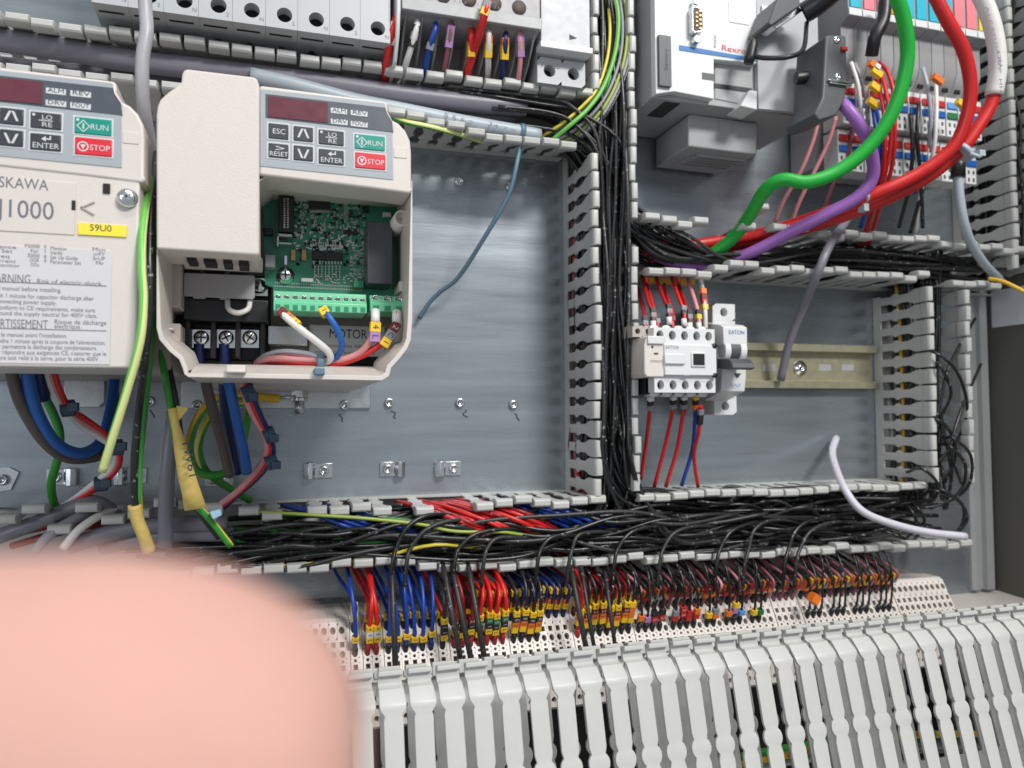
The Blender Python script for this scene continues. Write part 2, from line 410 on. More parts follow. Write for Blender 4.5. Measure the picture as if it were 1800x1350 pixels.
# big duct in front: it stands up from the cabinet floor and leans back, its long fingers face the viewer
TG = rd(15)
GU = Vector((0, math.sin(TG), math.cos(TG))); GO = Vector((0, -math.cos(TG), math.sin(TG)))
GF = Vector((0, -198, -118.0))
BIG = finger_mesh('finger', [(-66.00, 4.60, -1.6, 0), (-64.00, 3.60, -1.6, 0), (-40.00, 4.0, -1.6, 0), (-37.22, 3.27, -1.6, 0), (-36.29, 4.09, -1.6, 0), (-35.36, 4.59, -1.6, 0), (-34.43, 4.86, -1.6, 0), (-33.50, 4.95, -1.6, 0), (-32.57, 4.86, -1.6, 0), (-31.64, 4.59, -1.6, 0), (-30.71, 4.09, -1.6, 0), (-29.78, 3.27, -1.6, 0), (-27.00, 4.0, -1.6, 0), (-6.00, 4.0, -1.6, 0), (-4.60, 3.50, -1.6, 0), (-2.20, 5.15, -1.6, 0),
    (-.5, 5.55, -1.75, -.1), (0.2, 5.55, -2.0, -.4), (5.6, 5.2, -6.1, -4.2), (6.4, 5.1, -8.4, -6.6), (7.0, 5.1, -9.4, -7.6), (10.4, 5.05, -9.6, -7.8), (10.9, 5.05, -9.6, -4.8), (12.4, 5.0, -9.6, -4.6), (12.9, 4.8, -9.2, -5.2)])
gd = thing('cable_duct', 'large empty grey duct leaning forward with tall open fingers in front of the terminals', 'cable duct', (250, -190, -195))
b = MB()
def gp(x, up, out): return Vector((x, 0, 0)) + GF + GU * up + GO * out
b.loft([[gp(x, u, o_) for u, o_ in ((-65, 0), (-65, -1.6), (-92, -1.6), (-92, -44.4), (-65, -44.4), (-65, -46), (-94, -46), (-94, 0))] for x in (-110, 470)])
b.build('channel', M['duct_grey'], gd)
def gfinger(x, out, side):
    o = bpy.data.objects.new('finger', BIG); COL.objects.link(o); o.parent = gd
    X = Vector((side, 0, 0)); Y = GO * side; Z = GU
    m = Matrix((X, Y, Z)).transposed().to_4x4() @ Matrix.Rotation(rd(random.uniform(-.5, .5)), 4, 'X') @ Matrix.Rotation(rd(random.uniform(-.5, .5)), 4, 'Y')
    m.translation = (gp(x, 0, out) - OFF[gd.name]) * MM; o.matrix_local = m
for k in range(46):
    gfinger(-103 + k * PITCH, 0, 1)
    gfinger(-99 + k * PITCH, -46, -1)
# ================================================================== frequency inverters
FH = 170.0
def off_poly(poly, d):                          # inset of a polygon (photo points), d: px or function of index
    n = len(poly); A = sum(poly[i][0] * poly[(i + 1) % n][1] - poly[(i + 1) % n][0] * poly[i][1] for i in range(n)); sgn = 1 if A > 0 else -1
    out = []
    for i in range(n):
        p0, p1, p2 = Vector(poly[i - 1]), Vector(poly[i]), Vector(poly[(i + 1) % n])
        a = (p1 - p0).normalized(); c = (p2 - p1).normalized()
        na = Vector((-a.y, a.x)) * sgn; nc = Vector((-c.y, c.x)) * sgn
        m = (na + nc); m = m / max(m.length_squared * 0.5, 0.35)
        dd = d(i) if callable(d) else d
        out.append(tuple(p1 + m * dd))
    return out
KP_OUT = [(455, 152), (460, 150), (676, 178), (682, 182), (682, 196), (690, 211), (701, 217), (713, 230), (721, 247), (723, 268), (723, 329), (726, 334), (721, 340), (640, 329), (455, 307)]
def keypad(root, dx, dz, px0=None):
    # everything is traced once on the open drive and shifted by (dx, dz) millimetres along the plate
    def S(pts, h): return [(x + dx, z + dz) for x, z in (PX(a, c, h) for a, c in pts)]
    b = MB(); b.prism(S(KP_OUT, FH), 148, FH)
    hs = b.build('keypad_housing', M['cream_smooth'], root, bevel=1.0, seg=3)
    b = MB(); b.prism(S([(458, 157), (676, 182), (679, 198), (689, 213), (691, 316), (458, 292)], FH), FH - 1, FH + .35)
    pn = b.build('panel', M['panel_grey'], root)
    b = MB(); b.prism(S([(467, 166), (677, 190), (680, 200), (689, 215), (691, 233), (467, 207)], FH), FH, FH + .6)
    b.build('dark_band', M['panel_dark'], pn)
    def bx(a, c, h0, h1):
        xa, za = PX(a[0], a[1], FH); xb, zb = PX(c[0], c[1], FH)
        return xa + dx, xb + dx, h0, h1, zb + dz, za + dz
    b = MB(); b.box(*bx((472, 170), (576, 217), FH + .3, FH + .9)); b.build('display', M['display_red'], pn)
    for (a, c, s) in (((581, 190), (610, 203), 'ALM'), ((616, 194), (646, 207), 'REV'), ((581, 209), (611, 222), 'DRV'), ((616, 213), (646, 226), 'FOUT')):
        b = MB(); g = bx(a, c, FH + .3, FH + .9); b.box(*g); li = b.build('indicator', M['print_light'], pn, bevel=.25)
        txt_mm(s, g[0] + .7, g[4] + .75, (g[1] - g[0]) - 1.4, 1.7, FH + 1.0, M['print_dark'], li, bold=.5)
    keys = [((472, 217), (507, 247), 'ESC', 'key_dark', 'e'), ((516, 222), (550, 251), '', 'key_dark', 'u'), ((560, 228), (604, 258), 'LO\nRE', 'key_dark', 'l'), ((472, 252), (507, 280), 'RESET', 'key_dark', 'r'),
            ((516, 256), (550, 285), '', 'key_dark', 'd'), ((560, 262), (604, 292), 'ENTER', 'key_dark', 'n'), ((623, 236), (676, 267), 'RUN', 'run_green', 'R'), ((624, 268), (677, 300), 'STOP', 'stop_red', 'S')]
    for a, c, s, mm, kind in keys:
        g = bx(a, c, FH, FH + 1.0)
        x0, x1, _, _, z0, z1 = g; W = x1 - x0; Hh = z1 - z0
        b = MB(); b.box(x0 - .7, x1 + .7, FH + .2, FH + .55, z0 - .7, z1 + .7); fr = b.build('key_rim', M['print_light'], pn, bevel=.3)
        b = MB(); b.box(*g); k = b.build('key', M[mm], pn, bevel=.35)
        P3 = M['print_light']; th = FH + 1.06
        if kind == 'e': txt_mm(s, x0 + 1.6, z0 + Hh * .33, W - 3.2, 2.3, th, P3, k, bold=.4)
        elif kind in 'ud':
            b = MB(); q = 1 if kind == 'u' else -1; xm = (x0 + x1) / 2; zm = (z0 + z1) / 2
            for sd in (-1, 1): b.prism([(xm, zm + q * 2.2), (xm + sd * .9, zm + q * 2.2), (xm + sd * 2.6, zm - q * 1.8), (xm + sd * 1.7, zm - q * 1.8)], th - .3, th)
            b.build('arrow_mark', P3, k)
        elif kind == 'l':
            txt_mm('LO', x0 + 4, z0 + Hh * .56, 3.6, 1.9, th, P3, k, bold=.4); txt_mm('RE', x0 + 4, z0 + Hh * .12, 3.6, 1.9, th, P3, k, bold=.4)
            b = MB(); b.box(x0 + 3, x1 - 3, th - .3, th, z0 + Hh * .47, z0 + Hh * .52); b.lathe((x0 + 1.2, -(th - .3), z1 - 1.2), (0, -1, 0), ((.6, 0), (.6, .3)), 10); b.build('mark', P3, k)
        elif kind == 'r':
            txt_mm(s, x0 + .4, z0 + .7, W - .8, 2.0, th, P3, k, bold=.3); txt_mm('>', x0 + 2.6, z0 + Hh * .45, 3.6, 2.8, th, P3, k, bold=.5)
        elif kind == 'n':
            txt_mm(s, x0 + .8, z0 + .8, W - 1.6, 2.2, th, P3, k, bold=.4)
            b = MB(); b.prism([(x0 + 4, z0 + 4.6), (x0 + 5.6, z0 + 5.8), (x0 + 5.6, z0 + 4.95), (x0 + 7, z0 + 4.95), (x0 + 7, z0 + 6), (x0 + 7.5, z0 + 6), (x0 + 7.5, z0 + 4.4), (x0 + 5.6, z0 + 4.4), (x0 + 5.6, z0 + 3.6)], th - .3, th); b.build('arrow_mark', P3, k)
        elif kind == 'R':
            txt_mm(s, x0 + W * .42, z0 + Hh * .3, W * .48, 2.3, th, P3, k, bold=.3)
            b = MB(); xm, zm = x0 + W * .24, z0 + Hh * .46
            for q in range(4):
                a0 = q * math.pi / 2; a1 = a0 + math.pi / 2
                b.prism([(xm + math.cos(a0) * 2.6, zm + math.sin(a0) * 2.6), (xm + math.cos(a1) * 2.6, zm + math.sin(a1) * 2.6), (xm + math.cos(a1) * 2.1, zm + math.sin(a1) * 2.1), (xm + math.cos(a0) * 2.1, zm + math.sin(a0) * 2.1)], th - .3, th)
            b.box(xm - .3, xm + .3, th - .3, th, zm - 1.2, zm + 1.2); b.lathe((x0 + 1.2, -(th - .3), z1 - 1.2), (0, -1, 0), ((.6, 0), (.6, .3)), 10); b.build('mark', P3, k)
        else:
            txt_mm(s, x0 + W * .40, z0 + Hh * .3, W * .54, 2.3, th, P3, k, bold=.3)
            b = MB(); xm, zm = x0 + W * .22, z0 + Hh * .47; n = 20
            for q in range(n):
                a0, a1 = 2 * math.pi * q / n, 2 * math.pi * (q + 1) / n
                b.prism([(xm + math.cos(a0) * 2.1, zm + math.sin(a0) * 2.1), (xm + math.cos(a1) * 2.1, zm + math.sin(a1) * 2.1), (xm + math.cos(a1) * 1.6, zm + math.sin(a1) * 1.6), (xm + math.cos(a0) * 1.6, zm + math.sin(a0) * 1.6)], th - .3, th)
            b.prism([(xm - 1, zm + .8), (xm + 1, zm + .8), (xm, zm - 1.2)], th - .3, th); b.build('mark', P3, k)
    b = MB(); b.box(*bx((692, 258), (715, 279), FH - .1, FH + .3)); b.build('latch', M['cream_smooth'], root, bevel=.2)
    return hs
# ---- the open drive on the right
dr = thing('frequency_inverter', 'cream motor drive with its lower cover off, green circuit board and coloured wires exposed', 'motor drive', (6, 0, 80))
keypad(dr, 0, 0)
b = MB()
CV = [(275, 437), (275, 201), (277, 186), (282, 174), (297, 161), (312, 151), (319, 143), (320, 130), (323, 123), (330, 121), (446, 135), (452, 138), (456, 150), (456, 446), (453, 448)]
b.pprism(CV, 138, 171.5)
b.build('terminal_cover', M['cream'], dr, bevel=1.2, seg=3)
# frame around the open wiring space
O_ = [(275, 438), (275, 576), (280, 597), (297, 617), (315, 632), (321, 647), (324, 658), (331, 663), (500, 666), (672, 669), (684, 661), (688, 646), (702, 631), (716, 613), (722, 598), (725, 560), (725, 318), (480, 300)]
I1 = off_poly(O_, lambda i: 8 if 1 <= i <= 15 else 2)
I2 = off_poly(O_, lambda i: 27 if 3 <= i <= 13 else (12 if i > 13 else 22))
b = MB()
def ring(pts, h, ref): return [(x, -h, z) for x, z in (PX(a, c, ref) for a, c in pts)]
b.loft([ring(O_, 6, FH - 2), ring(O_, FH - 2, FH - 2), ring(I1, FH - 2, FH - 2), ring(I2, 138, 150), ring(I2, 96, 110)], cap=False)
b.face([b.v(p) for p in ring(I2, 96, 110)])
b.build('housing', [M['cream_smooth']], dr, bevel=.7, seg=2)
b = MB(); x0, z0 = PX(318, 690, 4); x1, z1 = PX(652, 672, 4)
b.box(x0, x1, .2, 3, z0 - 10, z1 + 8); b.box(x0, x1, 3, 20, z1 + 1, z1 + 4); b.build('mounting_foot', M['zinc'], dr, bevel=.4)
b = MB(); b.pbox((398, 655), (432, 650), 160, FH + 3); b.pbox((398, 656), (432, 642), 150, FH + 1); b.build('snap_lug', M['cream_smooth'], dr, bevel=.4)
# circuit board
b = MB(); b.pprism([(462, 322), (699, 346), (699, 551), (480, 546), (480, 505), (466, 500)], 118, 121)
pcb = b.build('circuit_board', M['pcb'], dr)
def part_box(name, a, c, h0, h1, m, par=None, bev=.3):
    b = MB(); b.pbox(a, c, h0, h1); return b.build(name, M[m], par or dr, bevel=bev)
part_box('chip', (543, 332), (581, 369), 121, 123.4, 'chip', pcb, .2)
part_box('chip', (549, 441), (603, 458), 121, 123.4, 'chip', pcb, .2)
part_box('chip', (603, 405), (630, 413), 121, 122.6, 'chip', pcb, .15)
part_box('chip', (637, 362), (648, 374), 121, 122.6, 'chip', pcb, .15)
part_box('relay', (646, 388), (690, 500), 121, 138, 'relay_black', pcb, .5)
co = part_box('connector', (490, 344), (517, 408), 121, 131, 'black_plastic', pcb, .4)
b = MB()
for k in range(13):
    for sx in (0, 1):
        x, z = PX(500 + sx * 6, 351 + k * 4.1, 131); b.box(x - .45, x + .45, 131, 132.2, z - .35, z + .35)
b.build('pin_rows', M['tin'], co)
x, z = PX(487, 412, 128); 
b = MB(); b.box(x, x + 7, 121, 129, z - 1, z + .2); b.box(x, x + .8, 121, 129, z - 6, z); b.box(x, x + 7, 121, 127, z - 4.4, z - 3.6); b.build('bracket', M['tin'], pcb)
b = MB(); rr = random.Random(5)
def legs(x0p, x1p, yp, n, dz):
    for k in range(n):
        x, z = PX(x0p + (x1p - x0p) * (k + .5) / n, yp, 121); b.box(x - .28, x + .28, 121, 121.9, z - dz, z + dz)
legs(549, 602, 437, 10, .9); legs(549, 602, 462, 10, .9); legs(544, 580, 372, 18, .7)
for yy in (428, 432): legs(549, 600, yy, 12, .45)
for q in range(5): legs(550, 600, 469 + q * 4.5, 8, .45)
for k in range(16):
    x, z = PX(607, 352 + k * 2.6, 121); b.box(x - .9, x + .9, 121, 121.7, z - .25, z + .25)
for k in range(330):
    px = rr.uniform(518, 642); py = rr.uniform(345, 440)
    if 541 < px < 584 and py < 378: continue
    x, z = PX(px, py, 121); a, c = (.75, .38) if rr.random() < .5 else (.38, .75)
    b.box(x - a, x + a, 121, 121.35 + rr.random() * .5, z - c, z + c)
for k in range(80):
    px = rr.uniform(615, 642); py = rr.uniform(440, 490); x, z = PX(px, py, 121); b.box(x - .55, x + .55, 121, 121.5, z - .22, z + .22)
for k in range(45):
    px = rr.uniform(550, 640); py = rr.uniform(480, 500); x, z = PX(px, py, 121); b.box(x - .6, x + .6, 121, 121.6, z - .35, z + .35)
for k in range(75):
    px = 484 + (k % 38) * 4.2; py = 497 + (k // 38) * 6 + (px - 484) * .05; x, z = PX(px, py, 121); b.box(x - .5, x + .25, 121, 121.3, z - .4, z + .4)
tag(b.build('solder_parts', M['tin'], pcb), kind='stuff')
b = MB()
for k in range(120):
    px = rr.uniform(518, 642); py = rr.uniform(345, 470); x, z = PX(px, py, 121); a, c = (.8, .45) if rr.random() < .5 else (.45, .8)
    b.box(x - a, x + a, 121, 121.9, z - c, z + c)
tag(b.build('resistor_parts', M['chip'], pcb), kind='stuff')
for a, c in (((511, 438), (520, 458)), ((530, 438), (539, 458))): part_box('capacitor', a, c, 121, 123.5, 'brass', pcb, .3)
part_box('capacitor', (529, 488), (551, 496), 121, 124, 'm_white', pcb, .5)
part_box('crystal', (673, 372), (688, 382), 121, 124, 'm_white', pcb, .4)
part_box('trimmer', (622, 492), (640, 506), 121, 127, 'pcb_light', pcb, .4)
# screw terminals
def term(a, c, holes, r, name):
    b = MB(); x0, z1 = PX(a[0], a[1], 141); x1, z0 = PX(c[0], c[1], 141)
    b.loft([[(x, -h, z) for h, z in ((121, z0), (141, z0), (141, z0 + 4.3), (138.6, z0 + 6.5), (137.8, z1), (121, z1))] for x in (x0, x1)])
    o = b.build(name, M['term_green'], dr, bevel=.35)
    n = holes
    for k in range(n):
        xm = x0 + (x1 - x0) * (k + .5) / n; zm = z0 + 6.4
        b = MB(); b.lathe((xm, -137.4, zm), (0, -1, 0), ((r, 0), (r, 1.9), (r * .8, 2.0), (r * .78, 1.3), (0.01, 1.3)), 14)
        b.box(xm - r * .7, xm + r * .7, 138.7, 139.0, zm - .2, zm + .2, 1)
        b.build('terminal_screw', [M['zinc'], M['chip']], o)
    for k in range(n):
        xm = x0 + (x1 - x0) * (k + .5) / n
        b = MB(); b.box(xm - r * .75, xm + r * .75, 139, 141.15, z0 + .5, z0 + 2.9)
        b.build('wire_entry', M['pcb_light'], o)
term((481, 509), (645, 551), 11, 1.5, 'terminal_row'); term((651, 517), (711, 549), 3, 2.0, 'terminal_row')
b = MB(); xs, zs = PX(502, 483, 124)
b.lathe((xs, -121, zs), (0, -1, 0), ((4.3, 0), (4.3, 1), (3.2, 1.1), (3.1, 2.6), (2.2, 3.2), (.01, 3.2)), 22); b.box(xs - .35, xs + .35, 124, 124.4, zs - 2, zs + 2, 1); b.box(xs - 2, xs + 2, 124, 124.4, zs - .35, zs + .35, 1)
b.box(xs - .6, xs + .6, 121, 127, zs + 4.5, zs + 9)
b.build('screw', [M['steel_bright'], M['chip']], pcb)
b = MB(); xs, zs = PX(707, 383, 150); b.lathe((xs, -119, zs), (0, -1, 0), ((4.4, 0), (4.0, 31), (3.2, 31.3), (3.0, 29), (1.2, 29), (.9, 27), (.01, 27)), 22); b.build('boss', [M['cream_smooth']], dr)
part_box('side_clip', (702, 494), (713, 512), 121, 140, 'cream_smooth')
part_box('spacer', (466, 447), (484, 470), 118, 128, 'mid_grey'); part_box('slot_bar', (463, 400), (480, 412), 118, 126, 'chip')
# power terminals
part_box('terminal_well', (318, 478), (475, 634), 96, 104, 'black_plastic', None, .5)
b = MB()
for px in (330, 374.5, 418, 462):
    x, z = PX(px, 600, 118); b.box(x - 1.3, x + 1.3, 104, 118, z - 8, z + 14)
x0, z0 = PX(322, 562, 122); x1, z1 = PX(472, 528, 122); b.box(x0, x1, 104, 122, z0, z1)
pt = b.build('power_terminal', M['black_plastic'], dr, bevel=.5)
for px, rot in ((353, .0), (397, .5), (439, 1.0)):
    x, z = PX(px, 594, 117); b = MB(); b.box(x - 4.3, x + 4.3, 104, 113.5, z - 4.6, z + 4.4)
    b.lathe((x, -113.5, z + .4), (0, -1, 0), ((3.3, 0), (3.3, .4), (3.6, 1.5), (2.8, 2.4), (.01, 2.4)), 20)
    for a in (rot, rot + math.pi / 2):
        d = Vector((math.cos(a), 0, math.sin(a))); q = Vector((-d.z, 0, d.x)) * .38; c0 = Vector((x, -115.7, z + .4))
        b.loft([[c0 + d * 2.4 + q, c0 + d * 2.4 - q, c0 - d * 2.4 - q, c0 - d * 2.4 + q], [p + Vector((0, -.5, 0)) for p in (c0 + d * 2.4 + q, c0 + d * 2.4 - q, c0 - d * 2.4 - q, c0 - d * 2.4 + q)]], 1)
    b.build('clamp_screw', [M['steel_bright'], M['chip']], pt)
for px in (456,):
    x, z = PX(px, 502, 117); b = MB(); b.box(x - 3.5, x + 4, 104, 113.5, z - 4.6, z + 4.4); b.lathe((x, -113.5, z), (0, -1, 0), ((3.3, 0), (3.3, .4), (3.6, 1.5), (2.8, 2.4), (.01, 2.4)), 20); b.build('clamp_screw', [M['steel_bright']], pt)
b = MB(); b.pprism([(323, 481), (326, 479), (343, 480), (445, 484), (448, 486), (448, 523), (444, 526), (323, 520)], 126, 128); b.pbox((339, 524), (361, 520), 125, 127); b.pbox((386, 526), (399, 521), 125, 127); b.build('plate_cover', M['mid_grey'], dr, bevel=.3)
wire('loop', '', '', [(400, 526, 124), (402, 543, 128), (418, 550, 129), (436, 543, 128), (440, 526, 124)], 1.3, M['w_white'], parent=dr)
b = MB(); zz = []
x0, zt = PX(316, 446, 150); x1, zb = PX(458, 478, 130)
b.loft([[(x, -h, z) for h, z in ((150, zt), (130, zb), (128, zb), (140, zt + 1))] for x in (x0, x1 + 1)]); br = b.build('cover_bridge', M['cream_smooth'], dr, bevel=.3)
zcv = PX(365, 442.5, 171.5)[1]
for k, (pa, pc) in enumerate(((331, 347), (360, 381), (394, 409), (421, 438))):
    xa = PX(pa, 458, 150)[0]; xb = PX(pc, 458, 150)[0]; dzk = -(k - 1.5) * .35
    b = MB(); b.box(xa, xb, 143, 157, zcv - 1.9 + dzk, zcv + 1.2 + dzk); b.build('window', M['hole_dark'], br)
for pa, pc in (((320, 474), (351, 480)), ((359, 474), (395, 482)), ((403, 478), (439, 485))): part_box('slot', pa, pc, 118, 125, 'hole_dark', None, .2)
part_box('side_rib', (287, 452), (317, 540), 100, 138, 'cream_dark', None, .6); part_box('side_rib', (290, 568), (317, 612), 100, 138, 'cream_dark', None, .6)
part_box('hinge_pin', (284, 576), (304, 580), 138, 146, 'cream_smooth')
# motor label and clips
part_box('metal_clip', (470, 571), (541, 608), 100, 112, 'zinc', None, .6)
b = MB(); b.pbox((544, 571), (676, 627), 108, 109); lb = b.build('motor_label', M['label_grey'], dr)
txt('MOTOR', 578, 594, 66, 16, 109.1, M['print_dark'], lb); txt('Remove this label and', 554, 610, 112, 7, 109.1, M['print_grey'], lb); txt('connect motor wires', 554, 622, 104, 7, 109.1, M['print_grey'], lb)
part_box('dark_gap', (560, 629), (664, 640), 98, 104, 'hole_dark', None, 0)
# ---- the closed drive on the left
DXm = PX(132, 206, FH)[0] - PX(623, 236, FH)[0]; DZm = PX(132, 206, FH)[1] - PX(623, 236, FH)[1]
dl = thing('frequency_inverter', 'cream motor drive with its cover on, printed warnings and a yellow tag', 'motor drive', (6 + DXm, 0, 78))
keypad(dl, DXm, DZm)
xl = PX(275, 440, FH)[0] + DXm; xr = PX(240, 645, FH)[0]; zbt = PX(120, 646, FH)[1]; ztp = PX(120, 128, FH)[1]
b = MB(); xk0 = PX(458, 157, FH)[0] + DXm
b.prism([(xl, zbt + 5), (xl, ztp - 12), (xk0, ztp + 6), (xk0, zbt + 5)], 130, FH - .5)
b.prism([(xl + 1, zbt + 2), (xr + 8, zbt + 2), (xr + 8, ztp - 26), (xl + 1, ztp - 26)], 4, 128)
b.build('housing', M['cream_dark'], dl, bevel=.8)
b = MB(); xc0 = xl - .4; zc1 = PX(200, 300, FH)[1]
b.prism([(xc0, zbt), (xr - 1.5, zbt), (xr, zbt + 1.5), (xr, zc1), (xc0, zc1)], 118, FH - .6)
fc = b.build('front_cover', M['cream'], dl, bevel=1.0, seg=3)
def lplate(name, a, c, h, m, par, bev=.15): 
    b = MB(); b.pbox(a, c, FH - 1, h); return b.build(name, m, par, bevel=bev)
np_ = lplate('name_plate', (-160, 299), (131, 413), FH - .2, M['cream_smooth'], fc)
lplate('slot', (126, 352), (132, 369), FH + .05, M['hole_dark'], fc, 0); lplate('slot', (181, 322), (193, 340), FH + .05, M['hole_dark'], fc, 0)
txt('YASKAWA', -36, 326, 121, 17, FH - .1, M['print_grey'], np_, bold=1.0); txt('J1000', -5, 380, 102, 28, FH - .1, M['print_grey'], np_, bold=.3)
wl = lplate('warning_label', (-170, 421), (193, 641), FH - .25, M['label_grey'], fc)
yl = lplate('yellow_tag', (137, 391), (222, 417), FH + .1, M['yellow_label'], fc)
txt('59U0', 157, 405, 38, 10.5, FH + .2, M['print_dark'], yl, bold=.6)
b = MB(); x, z = PX(222, 345, FH + 3); b.lathe((x, -(FH - 1), z), (0, -1, 0), ((4.0, 0), (4.1, 1.5), (3.6, 3), (2.2, 4), (.01, 4.2)), 24)
for a in (0.5, 0.5 + math.pi / 2):
    d = Vector((math.cos(a), 0, math.sin(a))); q = Vector((-d.z, 0, d.x)) * .45; c0 = Vector((x, -(FH + 2.6), z)); rr4 = [c0 + d * 2 + q, c0 + d * 2 - q, c0 - d * 2 - q, c0 - d * 2 + q]
    b.loft([rr4, [p + Vector((0, -.75, 0)) for p in rr4]], 1)
b.build('screw', [M['steel_bright'], M['zinc']], fc)
b = MB()
for q in (1, -1):
    xa, za = PX(141, 364, FH); b.prism([(xa, za), (xa + .35, za - q * .35), (xa + 5.2, za + q * 2.4), (xa + 4.9, za + q * 2.9)], FH - 1, FH + .1)
b.build('arrow_mark', M['cream_dark'], fc)
G1 = M['print_grey']
for s, px, py, wd, cp in (('Reference', -42, 434, 69, 6), ('V Set', -12, 443, 34, 6), ('Freq', -14, 452, 29, 6), ('Current', -20, 460, 47, 6), ('Monitor', -10, 468, 44, 6), ('F5000', 43, 435, 26, 6.5), ('For', 53, 444, 14, 6.5), ('5000', 48, 452, 21, 6.5), ('OOR', 52, 460, 16, 6.5), ('OOu', 53, 468, 15, 6.5),
        ('6', 77, 436, 4, 6), ('7', 77, 445, 4, 6), ('8', 77, 454, 4, 6), ('9', 77, 462, 4, 6), ('Monitor', 88, 439, 29, 6.5), ('Verify', 88, 447, 22, 6.5), ('Set Up Guide', 88, 455, 48, 6.5), ('Parameter Set', 88, 463, 54, 6.5), ('Mon', 162, 441, 22, 6.5), ('urFY', 164, 449, 20, 6.5), ('SrUP', 163, 457, 21, 6.5), ('PAr', 168, 465, 14, 6.5),
        ('WARNING', -26, 495, 79, 15), ('Risk of electric shock.', 64, 498, 116, 8), ('Read manual before installing.', -22, 509, 129, 7.5), ('Wait 1 minute for capacitor discharge after', -16, 522, 181, 7.5), ('disconnecting power supply.', -21, 532, 120, 7.5), ('To conform to CE requirements, make sure', -22, 543, 189, 7.5), ('to ground the supply neutral for 400V class.', -25, 553, 196, 7.5),
        ('AVERTISSEMENT', -28, 575, 112, 15), ('Risque de décharge', 95, 569, 91, 8), ('électrique.', 95, 577, 47, 8), ('Lire le manuel avant l\'installation.', -18, 591, 135, 7.5), ('Attendre 1 minute après la coupure de l\'alimentation,', -21, 602, 206, 7.5), ('pour permettre la décharge des condensateurs.', -19, 612, 189, 7.5), ('Pour répondre aux exigences CE, s\'assurer que le', -20, 622, 206, 7.5), ('neutre soit relié à la terre, pour la série 400V', -18, 632, 190, 7.5)):
    txt(s, px, py, wd, cp * .9, FH - .15, G1, wl)
for ya in (500, 579):
    b = MB(); xa = PX(-150, ya, FH)[0]; xb, za = PX(187, ya + 2.5, FH); b.box(xa, xb, FH - .6, FH - .1, za - .18, za + .12); b.build('rule_line', G1, wl)
# ================================================================== circuit breakers, upper left
ZB = 222.0
def holed(b, x0, x1, z0, z1, h, n, rx, rz, dep, back):
    w_ = (x1 - x0) / n
    for k in range(n): b.hole((x0 + k * w_, -h, z0), (1, 0, 0), (0, 0, 1), w_, z1 - z0, w_ / 2, (z1 - z0) / 2, rx, rz, dep, (0, -1, 0), 18)
    for q in (((x0, z0), (x1, z0)), ((x1, z0), (x1, z1)), ((x1, z1), (x0, z1)), ((x0, z1), (x0, z0))):
        b.face([b.v((q[0][0], -h, q[0][1])), b.v((q[1][0], -h, q[1][1])), b.v((q[1][0], -back, q[1][1])), b.v((q[0][0], -back, q[0][1]))])
def breaker_face(b, x0, x1, h, zb, zt, holes, r, dep=8):
    n = len(holes)
    for k in range(n):
        xa = x0 + (x1 - x0) * k / n; xb = x0 + (x1 - x0) * (k + 1) / n
        b.hole((xa, -h, zb), (1, 0, 0), (0, 0, 1), xb - xa, 14, (xb - xa) / 2 + holes[k], 8.0, r, r, dep, (0, -1, 0), 16)
        b.face([b.v(p) for p in ((xa, -h, zb + 14), (xb, -h, zb + 14), (xb, -h, zt), (xa, -h, zt))])
for k in range(9):
    x0 = -94 + k * 17.65; x1 = x0 + 17.5
    pos = 'leftmost' if k == 0 else 'rightmost' if k == 8 else nth(k) + ' from the left'
    t = thing('circuit_breaker', f'light grey circuit breaker, {pos} in the top row above the grey cables', 'circuit breaker', (x0 + 8.7, 0, 260), 'circuit breakers in the top row')
    b = MB(); breaker_face(b, x0, x1, 72, ZB, 330, [1.5], 4.3)
    for q in ([(x0, -72), (x0, -2)], [(x1, -72), (x1, -2)]):
        b.face([b.v((p[0], p[1], z)) for p, z in ((q[0], ZB), (q[1], ZB), (q[1], 330), (q[0], 330))])
    b.face([b.v(p) for p in ((x0, -72, ZB), (x1, -72, ZB), (x1, -58, ZB - .8), (x0, -58, ZB - .8))])
    b.face([b.v(p) for p in ((x0, -58, ZB - .8), (x1, -58, ZB - .8), (x1, -2, ZB - 2), (x0, -2, ZB - 2))])
    body = b.build('body', [M['light_grey'], M['hole_dark']], t, recalc=True)
    b = MB(); b.box(x0 + 2, x1 - 3, 64, 65, ZB - 1.0, ZB - .2); b.build('groove', M['hole_dark'], t)
    b = MB(); xm = x0 + 8.7; b.prism([(xm - 3.5, ZB - 1.7), (xm - 1.6, ZB - 1.7), (xm, ZB - 1.7), (xm + 3.5, ZB - 1.7), (xm + 3.5, ZB - .5), (xm - 3.5, ZB - .5)], 42, 47); b.box(xm - 1.4, xm + 1.4, 39, 51, ZB - 1.9, ZB - .5); b.build('wire_opening', M['hole_dark'], t)
    txt_mm('2' if k % 2 else 'N', x1 - 3.2, ZB + 2.4, 0, 2.2, 72.1, M['print_grey'], t)
t = thing('separator_plate', 'shiny pale plastic end plate between the breaker row and the motor breaker', 'end plate', (69, 0, 235))
b = MB(); b.loft([[(67.5 + dx, -h, z) for h, z in ((20, 205), (66, 214), (76, 226), (80, 240), (80, 330), (20, 330))] for dx in (0, 2.2)]); b.build('plate', M['white_plastic'], t, bevel=.5)
t = thing('motor_breaker', 'grey multi pole breaker with eight wires entering below it at the top', 'motor breaker', (115, 0, 260))
x0, x1 = 70.5, 158
b = MB(); b.loft([[(x, -h, z) for h, z in ((4, 205), (40, 205), (44, 238), (70, 240), (76, 244), (76, 330), (4, 330))] for x in (x0, x1)]); b.build('body', M['mid_grey'], t, bevel=.6)
b = MB(); b.box(x0, x1, 76, 79, 240.5, 248); b.build('front_lip', M['plc_grey'], t, bevel=.5)
